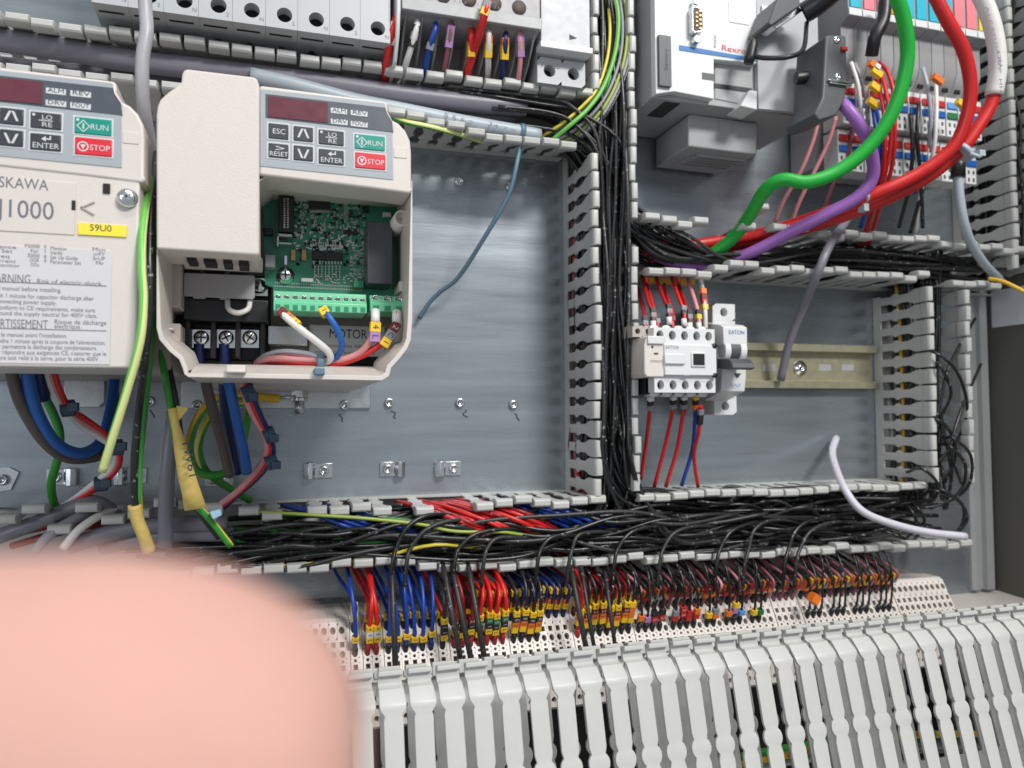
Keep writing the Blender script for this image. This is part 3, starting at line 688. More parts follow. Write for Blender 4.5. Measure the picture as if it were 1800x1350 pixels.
for k in range(9):
    xk = x0 + 3 + k * 10.2; b = MB(); b.loft([[(xk + dx, -h, z) for h, z in ((42, 216), (58, 226), (72, 241), (42, 241))] for dx in (0, 1.1)]); b.build('partition', M['plc_grey'], t, bevel=.2)
for k in range(4):
    xk = 96 + k * 16; zk = 254
    b = MB(); b.lathe((xk, -76.2, zk), (0, -1, 0), ((4.6, 0), (4.6, .3), (.01, .31)), 18); b.build('screw_hole', M['hole_brown'], t)
txt_mm('3 L2    5 L3    13    21', x0 + 16, 249.3, 58, 1.6, 79.1, M['print_grey'], t)
t = thing('circuit_breaker', 'grey two pole breaker with two round terminal holes beside the vertical duct at the top', 'circuit breaker', (176, 0, 250))
b = MB(); holed(b, 160, 193, 214, 231, 64, 2, 4.0, 4.0, 8, 3)
b.box(160, 193, 3, 60, 231.1, 330); b.loft([[(x, -h, z) for h, z in ((60, 231), (70, 233), (72, 236), (72, 330), (60, 330))] for x in (160, 193)])
b.build('body', [M['light_grey'], M['hole_dark']], t)
b = MB(); b.box(158.5, 194, 66, 75, 232, 236); b.build('front_lip', M['white_plastic'], t, bevel=.5)
b = MB(); b.prism([(179, 244), (184, 242.3), (179, 240.6)], 72, 72.3); b.build('arrow_mark', M['print_dark'], t)
txt_mm('14   22', 162, 224.5, 12, 1.6, 64.2, M['print_grey'], t)
# ================================================================== rail, relay, contactor, miniature breaker
t = thing('mounting_rail', 'yellowish zinc mounting rail with a screw behind the contactor', 'mounting rail', (400, 0, 39))
b = MB(); b.loft([[(x, -h, z) for h, z in ((7.5, 56.5), (7.5, 52), (0.4, 51), (0.4, 27), (7.5, 26), (7.5, 21.5), (8.5, 21.5), (8.5, 27), (1.4, 28), (1.4, 50), (8.5, 51), (8.5, 56.5))] for x in (232, 474)])
b.build('rail', M['rail_zinc'], t)
x, z = PX(1408, 647, 3); b = MB(); b.lathe((x, -1.4, z), (0, -1, 0), ((6.2, 0), (6.2, .8), (3.6, 1), (3.4, 2.8), (1.5, 3), (1.4, 2.0), (.01, 2.0)), 20); b.build('rail_screw', M['steel_bright'], t)
for px in (1352, 1450, 1490):
    x, z = PX(px, 646, 1.5); b = MB(); b.box(x - 6, x + 6, 1.3, 1.6, z - 2.6, z + 2.6); b.build('slot', M['cabinet_grey'], t)
t = thing('relay_module', 'narrow cream relay module left of the contactor', 'relay', (225, 0, 35))
b = MB(); b.pprism([(1133, 606), (1137, 590), (1169, 592), (1169, 663), (1137, 663), (1133, 656)], 9, 79.5)
b.build('body', M['white_warm'], t, bevel=.8)
b = MB(); x0, z0 = PX(1112, 592, 70); x1, z1 = PX(1148, 573, 70)
holed(b, x0, x1, z0, z1, 70, 2, 1.9, 1.9, 5, 10)
b.build('terminal_head', [M['cream_dark'], M['brass']], t)
b = MB(); b.lathe((PX(1146, 610, 79)[0], -79.3, PX(1146, 610, 79)[1]), (0, -1, 0), ((.9, 0), (.9, .3), (.01, .3)), 10); b.pbox((1150, 620), (1157, 623), 79, 79.8); b.build('mark', M['print_dark'], t)
b = MB(); b.pbox((1139, 590), (1168, 605), 79, 81); b.build('cap', M['white_plastic'], t, bevel=.5)
txt('OMRON', 1143, 637, 22, 5, 79.7, M['mid_grey'], t)
t = thing('contactor', 'white contactor with rows of round holes and a square black window between relay and breaker', 'contactor', (255, 0, 36))
x0, x1 = 233.0, 277.5; zt = PX(1200, 577, 78)[1]; zb = PX(1200, 690, 78)[1]
b = MB(); b.box(x0, x1, 9, 70, zb - 1, zt + 2); b.build('base', M['black_plastic'], t, bevel=.5)
b = MB(); n = 5; wv = (x1 - x0) / n
for k in range(n):
    for zz, hgt in ((zt - 9.6, 9.6), (zb, 9.6)): b.hole((x0 + k * wv, -78, zz), (1, 0, 0), (0, 0, 1), wv, hgt, wv / 2, hgt / 2, 2.55, 3.1, 7, (0, -1, 0), 20)
b.face([b.v(p) for p in ((x0, -78, zb + 9.6), (x1, -78, zb + 9.6), (x1, -78, zt - 9.6), (x0, -78, zt - 9.6))])
for zz in (zb, zt): b.face([b.v(p) for p in ((x0, -78, zz), (x1, -78, zz), (x1, -66, zz), (x0, -66, zz))])
for xx in (x0, x1): b.face([b.v(p) for p in ((xx, -78, zb), (xx, -66, zb), (xx, -66, zt), (xx, -78, zt))])
b.build('front', [M['white_plastic'], M['hole_dark']], t)
for k in range(5):
    for zz, q in ((zt, 1), (zb, -1)):
        xm = x0 + (k + .5) * wv; b = MB(); b.lathe((xm, -66, zz - q * 1.2), (0, -1, 0), ((3.9, -8), (3.9, 4.4), (3.4, 4.8), (.01, 4.8)), 20); b.build('collar', M['white_plastic'], t)
b = MB(); b.prism([(x0 + 6, zb + 11), (x1 - .6, zb + 11), (x1 - .6, zt - 11), (x0 + 6, zt - 11)], 70, 81); b.build('middle_block', M['white_plastic'], t, bevel=.5)
xa, za = PX(1217, 622, 81); xb, zb2 = PX(1237, 642, 81)
b = MB(); b.box(xa - 1.2, xb + 1.2, 80, 82, zb2 - 1.2, za + 1.2); wf = b.build('window_frame', M['white_plastic'], t, bevel=.4)
b = MB(); b.box(xa, xb, 81, 82.3, zb2, za); b.build('window', M['hole_dark'], wf)
b = MB(); b.pbox((1169, 622), (1205, 640), 80, 82); b.build('label_carrier', M['white_plastic'], t, bevel=.4)
b = MB(); b.pbox((1170, 641), (1201, 643), 80.5, 81.4); b.pbox((1202, 659), (1212, 661), 80.5, 81.3); b.build('mark', M['mid_grey'], t)
for py in (608, 660): b = MB(); b.lathe((x1 - 2, -80, PX(1247, py, 80)[1]), (0, -1, 0), ((1.7, 0), (1.7, 1.3), (.01, 1.3)), 12); b.build('corner_hole', M['black_plastic'], t)
txt('EATON', 1170, 613, 22, 7, 81.2, M['mid_grey'], t)
t = thing('miniature_breaker', 'white miniature breaker with a dark grey toggle lever at the right of the contactor', 'breaker', (310, 0, 38))
x0 = PX(1253, 560, 45)[0]; x1 = PX(1292, 560, 45)[0]; zt = PX(1270, 534, 45)[1]; zb = PX(1270, 729, 45)[1]
b = MB()
for zz in (zt - 12, zb): holed(b, x0, x1, zz, zz + 12, 45, 1, 3.0, 3.2, 7, 6)
b.box(x0, x1, 6, 44.9, zb + 12.05, zt - 12.05); b.build('body', [M['white_plastic'], M['mid_grey']], t)
b = MB(); xa = PX(1272, 600, 70)[0]; xb = PX(1314, 600, 70)[0]; z1 = PX(1290, 575, 70)[1]; z0 = PX(1290, 688, 70)[1]
b.loft([[(x, -h, z) for h, z in ((44, z0 - 6), (66, z0), (68, z0 + 12), (68, z1 - 22), (62, z1 - 20), (62, z1 - 13), (70, z1 - 12), (70, z1), (66, z1 + 2), (44, z1 + 6))] for x in (xa, xb)]); b.build('front', M['white_plastic'], t, bevel=.7)
b = MB(); zc = PX(1295, 614, 76)[1]; b.cyl((xa + 1, -63, zc), (xa + 5.5, -63, zc), 8.2, n=28); b.cyl((xb - 5.5, -63, zc), (xb - .8, -63, zc), 8.2, n=28); b.build('hub', M['white_plastic'], t, bevel=.4)
b = MB(); b.cyl((xa + 5.7, -63, zc), (xb - 5.7, -63, zc), 7.7, n=28); xl0 = PX(1280, 640, 84)[0]; xl1 = PX(1323, 640, 84)[0]; zl = PX(1300, 648, 84)[1]
b.loft([[(x, -h, z) for h, z in ((70, zl + 7.5), (83, zl + 6.5), (87, zl + 3.5), (88, zl), (85, zl - .8), (69, zl + 1))] for x in (xl0 + 1, xl1 - 1)]); b.build('toggle', M['dark_grey'], t, bevel=.6)
txt('EATON', 1281, 587, 27, 8, 70.3, M['print_blue'], t)
b = MB(); q = PX(1297, 660, 68.5); b.prism([(q[0] - 2.6, q[1] + 1.5), (q[0] + 2.6, q[1] + 1.5), (q[0], q[1] - 1.6)], 67.5, 68.7); b.build('arrow_mark', M['print_dark'], t)
txt('FAZ', 1284, 679, 18, 5, 68.4, M['print_blue'], t);
# ================================================================== screws, clamps and holes on the plate
def sock(px, py, h=0, r=3.0, name='screw', lab=None, grp='socket screws on the plate'):
    x, z = PX(px, py, h + 3); b = MB()
    b.lathe((x, -h, z), (0, -1, 0), ((r, 0), (r, 2.2), (r * .88, 2.8), (r * .55, 2.9), (r * .5, 1.2), (.01, 1.2)), 18)
    o = b.build(name, M['zinc']); tag(o, lab, 'screw', grp); return o
for px, py, l in ((685, 708, 'socket screw on the plate just right of the open drive foot'), (810, 708, 'socket screw on the plate between two others in the middle row'), (904, 711, 'socket screw in the middle row nearest the vertical duct'), (346, 712, 'socket screw in the zinc foot below the open drive, left end'), (606, 712, 'socket screw in the zinc foot below the open drive, right end'), (262, 706, 'socket screw on the plate between the two drives'), (808, 318, 'socket screw high on the plate beside the blue cable tie end'), (898, 328, 'socket screw high on the plate right of the blue cable tie')):
    sock(px, py, 3 if px in (346, 606) else 0, 3.2, 'screw', l)
def mark(px, py, seed, lab):
    r2 = random.Random(seed); x, z = PX(px, py, 0.3); pts = [Vector((x + r2.uniform(-1.5, 1.5) + k * .5, -.35, z - k * 1.3)) for k in range(5)]
    b = MB(); b.tube(pts, .35, 5); tag(b.build('pen_mark', M['print_dark']), lab, 'pen mark')
for q in ((690, 722, 1, 'short black pen stroke under the screw right of the drive foot'), (815, 720, 2, 'short black pen stroke under the middle plate screw'), (907, 727, 3, 'black pen squiggle under the screw near the vertical duct'), (600, 728, 4, 'black pen stroke on the plate under the drive foot right end'), (262, 720, 5, 'black pen stroke under the screw between the drives'), (345, 725, 6, 'black pen stroke under the left screw of the drive foot')): mark(*q)
def clamp(x0p, x1p, yc, hook_left, lab):
    x0, z = PX(x0p, yc, 1); x1 = PX(x1p, yc, 1)[0]; t = thing('cable_clamp', lab, 'clamp', ((x0 + x1) / 2, 0, z), 'zinc cable clamps along the lower plate')
    w_ = x1 - x0
    a, c = (x0 + 7, x1) if hook_left else (x0, x1 - 7)
    b = MB(); b.box(a, c, .2, 1.6, z - 4.8, z + 4.8); b.build('base', M['zinc'], t, bevel=.3)
    e = x0 if hook_left else x1; q = 1 if hook_left else -1
    b = MB(); b.loft([[(e + q * dx, -h, zz) for dx, h in ((8, .4), (7, 4), (5.5, 6.2), (3, 6.6), (.6, 5), (0, 1), (1, 1), (1.6, 4.3), (3.2, 5.4), (5, 5), (6, 3.4), (6.8, .4))] for zz in (z - 5, z + 5)]); b.build('hook', M['steel_bright'], t, bevel=.15)
    xm = (a + c) / 2; b = MB(); b.lathe((xm, -1.6, z), (0, -1, 0), ((3.2, 0), (3.2, 2.2), (2.8, 2.8), (1.8, 2.9), (1.6, 1.4), (.01, 1.4)), 18); b.build('screw', M['zinc'], t)
clamp(533, 585, 828, True, 'zinc cable clamp with its hook at the left, under the open drive foot')
clamp(668, 712, 825, False, 'zinc cable clamp with its hook at the right, middle of the bright plate')
clamp(764, 811, 824, True, 'zinc cable clamp with its hook at the left, nearest the vertical duct')
clamp(82, 138, 839, False, 'zinc cable clamp under the closed drive beside the green yellow wire')
clamp(200, 258, 837, True, 'zinc cable clamp behind the hanging black and olive wires')
clamp(360, 411, 842, False, 'zinc cable clamp behind the green yellow wire loop')
t = thing('earth_clip', 'square zinc plate with a screw at the left picture edge under the drive', 'clamp', (-185, 0, -42))
x, z = PX(6, 843, 1); b = MB(); b.prism([(x - 8, z - 8), (x + 4, z - 6), (x + 8, z + 4), (x + 3, z + 7), (x - 8, z + 7)], .2, 1.8); b.build('base', M['zinc'], t); b = MB(); b.lathe((x, -1.8, z), (0, -1, 0), ((3.2, 0), (3.2, 2.4), (1.8, 2.9), (1.6, 1.4), (.01, 1.4)), 18); b.build('screw', M['zinc'], t)
t = thing('drive_bracket', 'zinc mounting bracket under the closed drive', 'bracket', (-140, 0, 5))
xa, za = PX(112, 716, 3); xb, zb2 = PX(184, 655, 3); b = MB(); b.prism([(xa, za), (xb - 3, za), (xb, za + 3), (xb, zb2), (xa, zb2)], .3, 3); b.build('bracket', M['zinc'], t, bevel=.3)
t = thing('earth_bolt', 'hexagonal zinc bolt and nut standing under the open drive', 'bolt', (16, 0, 8))
x, z = PX(527, 694, 14); b = MB(); b.cyl((x, -14, z + 4), (x, -14, z - 2), 5.2, n=6, smooth=False); b.cyl((x, -14, z - 2), (x, -14, z - 4), 5.4, n=18); b.build('nut', M['steel_bright'], t, bevel=.3); b = MB(); b.cyl((x, -14, z - 4), (x, -14, z - 12), 2.9, n=14); b.build('shank', M['zinc'], t)
# ================================================================== controller, upper right
t = thing('controller', 'white and grey control unit with serial socket and battery lid at the top right', 'controller', (310, 0, 260))
PHH = 75
b = MB(); xl = PX(1152, 100, PHH)[0]; zbot = PX(1152, 165, PHH)[1]; xr = PX(1441, 100, PHH)[0]; xm = PX(1280, 100, PHH)[0]
b.box(xl, xr, 2, PHH - 6, zbot, 330); b.build('body', M['plc_grey'], t, bevel=.5)
b = MB(); z2 = PX(1250, 172, PHH)[1]
b.prism([(xl, zbot), (PX(1185, 166, PHH)[0], z2 + 1), (PX(1255, 174, PHH)[0], z2 - .5), (PX(1255, 104, PHH)[0], PX(1255, 104, PHH)[1]), (PX(1330, 110, PHH)[0], PX(1330, 112, PHH)[1]), (PX(1332, 60, PHH)[0], 330), (xl, 330)], PHH - 6, PHH)
fr = b.build('front', M['white_plastic'], t, bevel=.4)
b = MB(); xg = PX(1333, 100, PHH)[0]; b.prism([(xg, PX(1333, 190, PHH)[1]), (xr, PX(1440, 200, PHH)[1]), (xr, 330), (xg, 330)], PHH - 5, PHH - 1); b.build('grey_front', M['light_grey'], t, bevel=.4)
b = MB(); b.pprism([(1302, 186), (1318, 158), (1331, 160), (1331, 193)], 60, PHH + 3); b.build('release_foot', M['white_plastic'], t, bevel=.6)
b = MB(); b.pprism([(1257, 173), (1257, 108), (1329, 114), (1329, 188)], PHH - 6, PHH - 5.4); b.build('recess', M['plc_grey'], t)
part_ = lambda nm, a, c, h0, h1, m, par=t, bev=.3: (lambda b: b.build(nm, M[m], par, bevel=bev))(MB().pbox(a, c, h0, h1))
part_('notch', (1234, 127), (1256, 142), PHH - 2, PHH + .2, 'dark_grey', t, 0); part_('slot', (1256, 146), (1322, 163), PHH - 6, PHH - 5, 'black_plastic', t, 0)
bt = part_('battery_lid', (1158, 60), (1181, 153), PHH, PHH + 2.5, 'dark_grey')
txt('Battery', 1174, 124, 38, 8, PHH + 2.7, M['black_plastic'], bt, rot=math.pi / 2)
xs, zs = PX(1225, 36, PHH + 4)
b = MB()
def dshape(w_, h_, k): return [(xs - w_ * .5, zs - h_ * .5 + k), (xs - w_ * .5, zs + h_ * .5 - k), (xs - w_ * .5 + k, zs + h_ * .5), (xs + w_ * .5 - k, zs + h_ * .42), (xs + w_ * .5, zs + h_ * .42 - k), (xs + w_ * .5, zs - h_ * .42 + k), (xs + w_ * .5 - k, zs - h_ * .42), (xs - w_ * .5 + k, zs - h_ * .5)]
b.prism(dshape(9, 19, 1.5), PHH, PHH + 5.5); sk = b.build('serial_socket', M['zinc'], t, bevel=.3)
b = MB(); b.prism(dshape(7, 16.5, 1.2), PHH + 5.4, PHH + 5.8); b.build('socket_insert', M['hole_brown'], sk)
b = MB()
for k in range(5): b.box(xs + .6, xs + 2.4, PHH + 5.6, PHH + 6.2, zs - 6 + k * 2.9 - .6, zs - 6 + k * 2.9 + .6)
for k in range(4): b.box(xs - 2, xs - .4, PHH + 5.6, PHH + 6.2, zs - 4.6 + k * 2.9 - .5, zs - 4.6 + k * 2.9 + .5)
b.build('pins', M['brass'], sk)
for dz in (-12.8, 12.8): b = MB(); b.cyl((xs, -PHH, zs + dz), (xs, -PHH - 5, zs + dz), 2.9, n=6, smooth=False); b.build('hex_post', M['steel_bright'], sk, bevel=.3)
b = MB(); b.pbox((1281, 2), (1317, 44), PHH, PHH + .4); b.build('code_sticker', M['white_plastic'], t)
b = MB(); b.pprism([(1194, 79), (1236, 86), (1330, 103), (1330, 108), (1194, 88)], PHH, PHH + .4); b.build('blue_stripe', M['print_blue'], t)
txt('Rexroth', 1268, 88, 56, 12, PHH + .4, M['print_red'], t); txt('RS232', 1259, 84, 22, 5, PHH + .4, M['print_grey'], t, rot=math.pi / 2)
b = MB()
for k in range(7):
    x, z = PX(1160 + k * 4, 196 - k * .5, 58); b.box(x - .6, x + .6, 40, 66, zbot - .25, zbot + .2)
b.build('vent_slots', M['hole_dark'], t)
b = MB(); b.pprism([(1210, 203), (1215, 200), (1332, 216), (1330, 272), (1210, 257)], 4, 52); ft = b.build('lower_box', M['plc_grey'], t, bevel=1)
for px in (1262, 1285): b = MB(); b.pbox((px, 208), (px + 3, 232), 51, 52.4); b.build('groove', M['mid_grey'], ft)
zf = PX(1215, 258, 52)[1]
for k in range(5):
    b = MB(); b.box(PX(1225, 262, 50)[0] + k * 1.2, PX(1320, 262, 50)[0] - 2 + k, 20 + k * 5, 21.5 + k * 5, zf - 2.2, zf + .1); b.build('vent_slot', M['mid_grey'], ft)
part_('port_frame', (1340, 8), (1358, 48), PHH - 1, PHH + 1, 'zinc'); 
# black bus connector
t = thing('bus_connector', 'tall dark grey bus plug with a violet cable at the top right', 'bus plug', (380, -80, 240))
b = MB(); b.pprism([(1452, 64), (1456, 61), (1484, 61), (1488, 66), (1490, 150), (1484, 178), (1470, 203), (1440, 212), (1432, 200), (1446, 170)], 82, 112); b.build('shell', M['dark_grey'], t, bevel=1.2, seg=3)
for px, py in ((1471, 70), (1473, 135)):
    x, z = PX(px, py, 112); b = MB(); b.lathe((x, -111.6, z), (0, -1, 0), ((2.6, 0), (2.4, 1.2), (1.2, 1.4), (.01, .8)), 16); b.build('screw', M['steel_bright'], t)
b = MB(); b.pbox((1457, 141), (1500, 144), 110, 114); b.pbox((1460, 146), (1498, 149), 110, 114); b.build('metal_clamp', M['steel_bright'], t, bevel=.3)
b = MB(); b.pbox((1481, 80), (1491, 89), 110, 114); b.build('red_switch', M['m_red'], t, bevel=.5)
b = MB(); b.cyl(P(1398, 138, 92) , P(1420, 136, 94), 4.2, n=12); b.build('thumb_screw', M['black_plastic'], t, bevel=.6)
t = thing('network_plug', 'black and metal plug pushed in at the top edge beside the bus plug', 'plug', (365, -80, 285))
b = MB(); b.pprism([(1350, 40), (1368, -5), (1405, -5), (1408, 10), (1378, 30), (1356, 46)], 76, 100); b.build('shell', M['dark_grey'], t, bevel=1); b = MB(); b.pprism([(1348, 44), (1404, 12), (1412, 18), (1366, 50)], 80, 92); b.build('metal_edge', M['zinc'], t, bevel=.4)
wire('cord', '', '', [(1412, 24, 92), (1440, 6, 100), (1470, -20, 110)], 7, M['black_plastic'], parent=t)
t = thing('usb_stick_cap', 'small black rubber plug on a thin black cord over the red brand lettering', 'cord plug', (315, -85, 250))
b = MB(); x, z = PX(1318, 80, 92); b.lathe((x + 1.4, -88, z - 10), Vector((.25, -.05, 1)), ((.01, 0), (3.3, 0.3), (3.7, 4), (3.4, 12), (3.0, 15.5), (2.2, 17), (.01, 17.2)), 18); b.build('plug', M['black_plastic'], t)
wire('cord', '', '', [(1321, 98, 88), (1345, 102, 96), (1385, 100, 104), (1412, 86, 100), (1418, 40, 90)], 1.6, M['black_plastic'], parent=t)
# input/output modules
cols = ['key_cyan', 'key_pink', 'key_pink', 'key_orange', 'key_cyan', 'key_cyan', 'key_cyan', 'key_cyan', 'key_pink', 'key_pink', 'key_yellow']
IH = 62
xa0 = PX(1478, 60, IH)[0]; xz = PX(1722, 60, IH)[0]; wI = (xz - xa0) / 11
zlo = PX(1600, 305, 40)[1]
for k in range(11):
    x0 = xa0 + k * wI; x1 = x0 + wI - .5; cname = cols[k].replace('key_', '')
    t = thing('terminal_module', f'grey module with {cname} marker strip, {"leftmost" if k == 0 else nth(k) + " from the left"} beside the bus plug', 'io module', (x0 + wI / 2, 0, 240), 'input output modules in a row')
    zA = PX(1600, 50, IH + 6)[1]; zC = PX(1600, 150, IH)[1]
    b = MB(); b.loft([[(x, -h, z) for h, z in ((2, zlo), (30, zlo), (38, zC - 30), (50, zC - 4), (58, zC + 4), (62, zC + 14), (62, zA - 3), (70, zA), (70, 330), (2, 330))] for x in (x0, x1)]); b.build('body', M['plc_grey'] if k % 2 else M['mid_grey'], t, bevel=.3)
    b = MB(); b.box(x0 + .2, x1 - .2, 70, 71.2, zA + .5, zA + 6); b.build('white_edge', M['white_plastic'], t, bevel=.3)
    b = MB(); b.box(x0 + 1.3, x1 - 1.3, 70, 71.4, zA + 6.5, 325); b.build('marker_strip', M[cols[k]], t)
    b = MB(); b.box(x0 + 1.8, x0 + 3.6, 57, 58.6, zC + 1, zC + 4); b.box(x0 + 4.8, x0 + 6.6, 57, 58.6, zC + 1, zC + 4); b.build('test_slots', M['hole_dark'], t)
    for tier, (zt_, hh) in enumerate(((zC - 5, 62), (zC - 38, 56))):
        b = MB(); b.box(x0 + .4, x1 - .4, 40, hh, zt_ - 31, zt_); pg = b.build('plug_block', M['white_plastic'], t, bevel=.5)
        for row, (cm, zo) in enumerate((('m_red' if k not in (8, 9) or tier else 'm_blue', 4), ('w_bright_blue' if k != 8 else 'm_green', 12))):
            b = MB(); b.box(x0 + .9, x1 - .9, hh - 1, hh + 1.2, zt_ - zo - 5.2, zt_ - zo); b.build('release_key', M[cm], pg, bevel=.4)
        for zo in (20, 26):
            for dx in (.28, .68):
                b = MB(); b.box(x0 + wI * dx - 1, x0 + wI * dx + .9, hh - 1, hh + .15, zt_ - zo - 3, zt_ - zo); b.build('wire_hole', M['dark_grey'], pg)
# ================================================================== thick cables
def cable(name, label, pts, r, m, cat='cable', group=None, stripe=None, n=12, twist=0.0): return wire(name, label, cat, pts, r, M[m], group, None, M[stripe] if stripe else None, n, 6, True, twist)
cable('grey_cable', 'thick grey cable lying along the upper duct above the drives, topmost', [(-60, 62, 42), (0, 70, 42), (120, 88, 42), (240, 108, 42), (400, 126, 44), (560, 146, 46), (700, 166, 46), (820, 180, 46), (922, 190, 44)], 6.4, 'w_cable_grey')
cable('grey_cable', 'thick dark grey cable under the topmost one, cut off at the duct corner', [(-60, 110, 22), (150, 130, 22), (400, 158, 24), (600, 182, 28), (760, 196, 34), (905, 208, 36)], 5.2, 'w_cable_grey')
lc = cable('light_cable', 'pale blue grey cable with printed digits crossing the upper duct, held by a tie', [(440, 132, 52), (520, 150, 52), (620, 176, 50), (700, 192, 50), (800, 212, 50), (880, 226, 48), (948, 238, 46)], 4.6, 'w_cable_light')
txt('S 5 5 2', 780, 204, 52, 8, 55.5, M['print_grey'], lc, rot=-.2); txt('34 7 9', 856, 220, 50, 8, 55, M['print_grey'], lc, rot=-.2)
b = MB(); c0 = P(916, 231, 47); d0 = (P(948, 238, 46) - P(880, 226, 48)).normalized(); b.cyl(c0 - d0 * 1.6, c0 + d0 * 1.6, 5.3, n=18); tie = b.build('cable_tie', M['tie_blue']); tag(tie, 'long blue cable tie around the pale cable with its tail hanging over the plate', 'cable tie')
b = MB(); b.tube([P(916, 245, 50), P(908, 290, 56), (P(893, 345, 52)), P(850, 420, 40), P(806, 487, 24), P(775, 512, 16), P(755, 532, 11), P(737, 560, 6)], 1.45, 6); b.build('tail', M['tie_blue'], tie)
cable('white_cable', 'pale grey cable hanging in front of the upper duct between the drives', [(253, -25, 96), (256, 20, 96), (258, 55, 98), (251, 100, 98), (250, 150, 96), (254, 200, 90), (262, 245, 78), (269, 285, 60), (272, 330, 40)], 3.4, 'w_light_grey')
cable('green_cable', 'thick bright green bus cable curving down from the top into the middle duct', [(1568, -30, 150), (1590, 40, 146), (1594, 110, 140), (1572, 190, 132), (1530, 255, 122), (1475, 300, 112), (1420, 320, 104), (1376, 316, 96), (1345, 335, 84), (1322, 372, 66), (1296, 410, 48), (1262, 440, 36), (1225, 458, 26), (1180, 470, 18)], 4.5, 'w_green', n=14)
cable('red_cable', 'thick red cable curving from the top edge, the one without a sleeve', [(1628, -40, 140), (1662, 30, 140), (1694, 90, 138), (1706, 150, 134), (1698, 210, 128), (1672, 262, 120), (1610, 308, 108), (1520, 348, 92), (1430, 382, 68), (1340, 410, 44), (1240, 428, 26), (1130, 440, 20)], 4.3, 'w_red', n=14)
rc2 = cable('red_cable', 'thick red cable with a white printed sleeve on its upper end', [(1690, -60, 130), (1728, 0, 132), (1748, 60, 132), (1754, 120, 130), (1744, 178, 126), (1716, 228, 121), (1682, 270, 115), (1620, 318, 102), (1530, 362, 84), (1440, 394, 62), (1340, 420, 36), (1240, 440, 22), (1140, 452, 16)], 4.3, 'w_red', n=14)
b = MB(); b.tube([P(1688, -64, 130), P(1728, 0, 132), P(1748, 60, 132), P(1754, 120, 130), P(1747, 168, 127)], 5.6, 16); sl = b.build('sleeve', M['w_white'], rc2)
txt('A1 P BTUSATH', 1732, 12, 108, 11, 139, M['print_grey'], sl, rot=-1.30); txt('LAPP  HH', 1752, 90, 70, 11, 137.4, M['print_grey'], sl, rot=-1.52)
b = MB(); c0 = P(1690, 266, 118); d0 = (P(1720, 222, 122) - P(1650, 296, 110)).normalized(); b.cyl(c0 - d0 * 1.5, c0 + d0 * 1.5, 8.8, n=20); b.box(c0.x + 6, c0.x + 11, 122, 127, c0.z - 5, c0.z - 1); b.cyl(P(1704, 270, 125), P(1724, 276, 128), 1.4, n=8); tag(b.build('cable_tie', M['w_cable_light']), 'grey cable tie holding the two thick red cables together', 'cable tie')
cable('violet_cable', 'thick violet bus cable leaving the black bus plug towards the middle duct', [(1476, 178, 104), (1490, 192, 110), (1512, 222, 112), (1530, 262, 108), (1534, 310, 100), (1508, 346, 92), (1450, 378, 78), (1390, 408, 62), (1320, 444, 44), (1255, 466, 32), (1190, 462, 24), (1140, 440, 18), (1118, 400, 16)], 4.2, 'w_purple', n=14)
b = MB(); c0 = P(1517, 346, 92); b.cyl(c0 - Vector((1.2, 0, .6)), c0 + Vector((1.2, 0, .6)), 5.2, n=18); b.box(c0.x - 1, c0.x + 3, 88, 94, c0.z - 10, c0.z - 5); tag(b.build('cable_tie', M['w_cable_light']), 'grey cable tie around the violet cable under the green one', 'cable tie')
g = cable('grey_cable', 'pale grey cable with a black boot running down beside the right vertical duct', [(1684, 296, 74), (1686, 340, 74), (1694, 390, 72), (1708, 430, 66), (1732, 466, 56), (1760, 494, 44)], 3.4, 'w_cable_light')
b = MB(); b.cyl(P(1684, 272, 74), P(1684, 312, 74), 5.2, n=14); b.build('boot', M['black_plastic'], g)
cable('grey_cable', 'grey cable crossing the middle duct and ending on the yellowish rail', [(1532, 330, 40), (1500, 372, 44), (1462, 425, 64), (1438, 478, 66), (1412, 540, 40), (1388, 600, 24), (1372, 668, 12)], 3.1, 'w_cable_grey')
cable('pale_cable', 'loose pale lilac cable bending out of the lower duct towards the right', [(1470, 770, 6), (1463, 795, 20), (1470, 825, 44), (1484, 858, 62), (1506, 890, 70), (1535, 909, 74), (1590, 927, 78), (1640, 937, 80), (1697, 943, 82)], 2.75, 'w_pale')
cable('yellow_wire', 'yellow wire leaving a white plug at the right picture edge', [(1738, 490, 62), (1760, 494, 70), (1785, 505, 78), (1830, 528, 90)], 1.6, 'w_yellow', 'wire')
# ================================================================== wires between and below the drives
GY = dict(cat='wire', n=10, twist=0.05)
cable('earth_wire', 'loose green yellow wire hanging in front of the closed drive edge, bare end down', [(272, 285, 120), (262, 330, 150), (251, 400, 168), (249, 470, 174), (252, 530, 176), (246, 600, 176), (222, 690, 172), (196, 775, 166), (180, 828, 160)], 1.75, 'w_pale_green', stripe='w_pale_stripe', **GY)
bw = cable('black_wire', 'black printed wire hanging between the drives into yellow tape', [(276, 270, 120), (268, 340, 150), (263, 440, 164), (263, 540, 166), (253, 640, 160), (244, 720, 132), (237, 800, 126), (236, 860, 122), (241, 905, 118)], 1.8, 'w_black', 'wire')
cable('earth_wire', 'olive green yellow wire hanging beside the black one under the drives', [(278, 300, 112), (272, 420, 140), (270, 520, 150), (262, 640, 146), (254, 720, 124), (246, 800, 122), (243, 860, 121), (246, 905, 117)], 1.6, 'w_stripe_green', stripe='w_yellow', **GY)
b = MB(); b.tube([P(236, 888, 120), P(242, 915, 118), P(252, 940, 116), P(262, 968, 112)], 3.0, 8); tag(b.build('tape', M['tape']), 'yellow tape wrapped around the black and olive wire ends at the finger', 'tape')
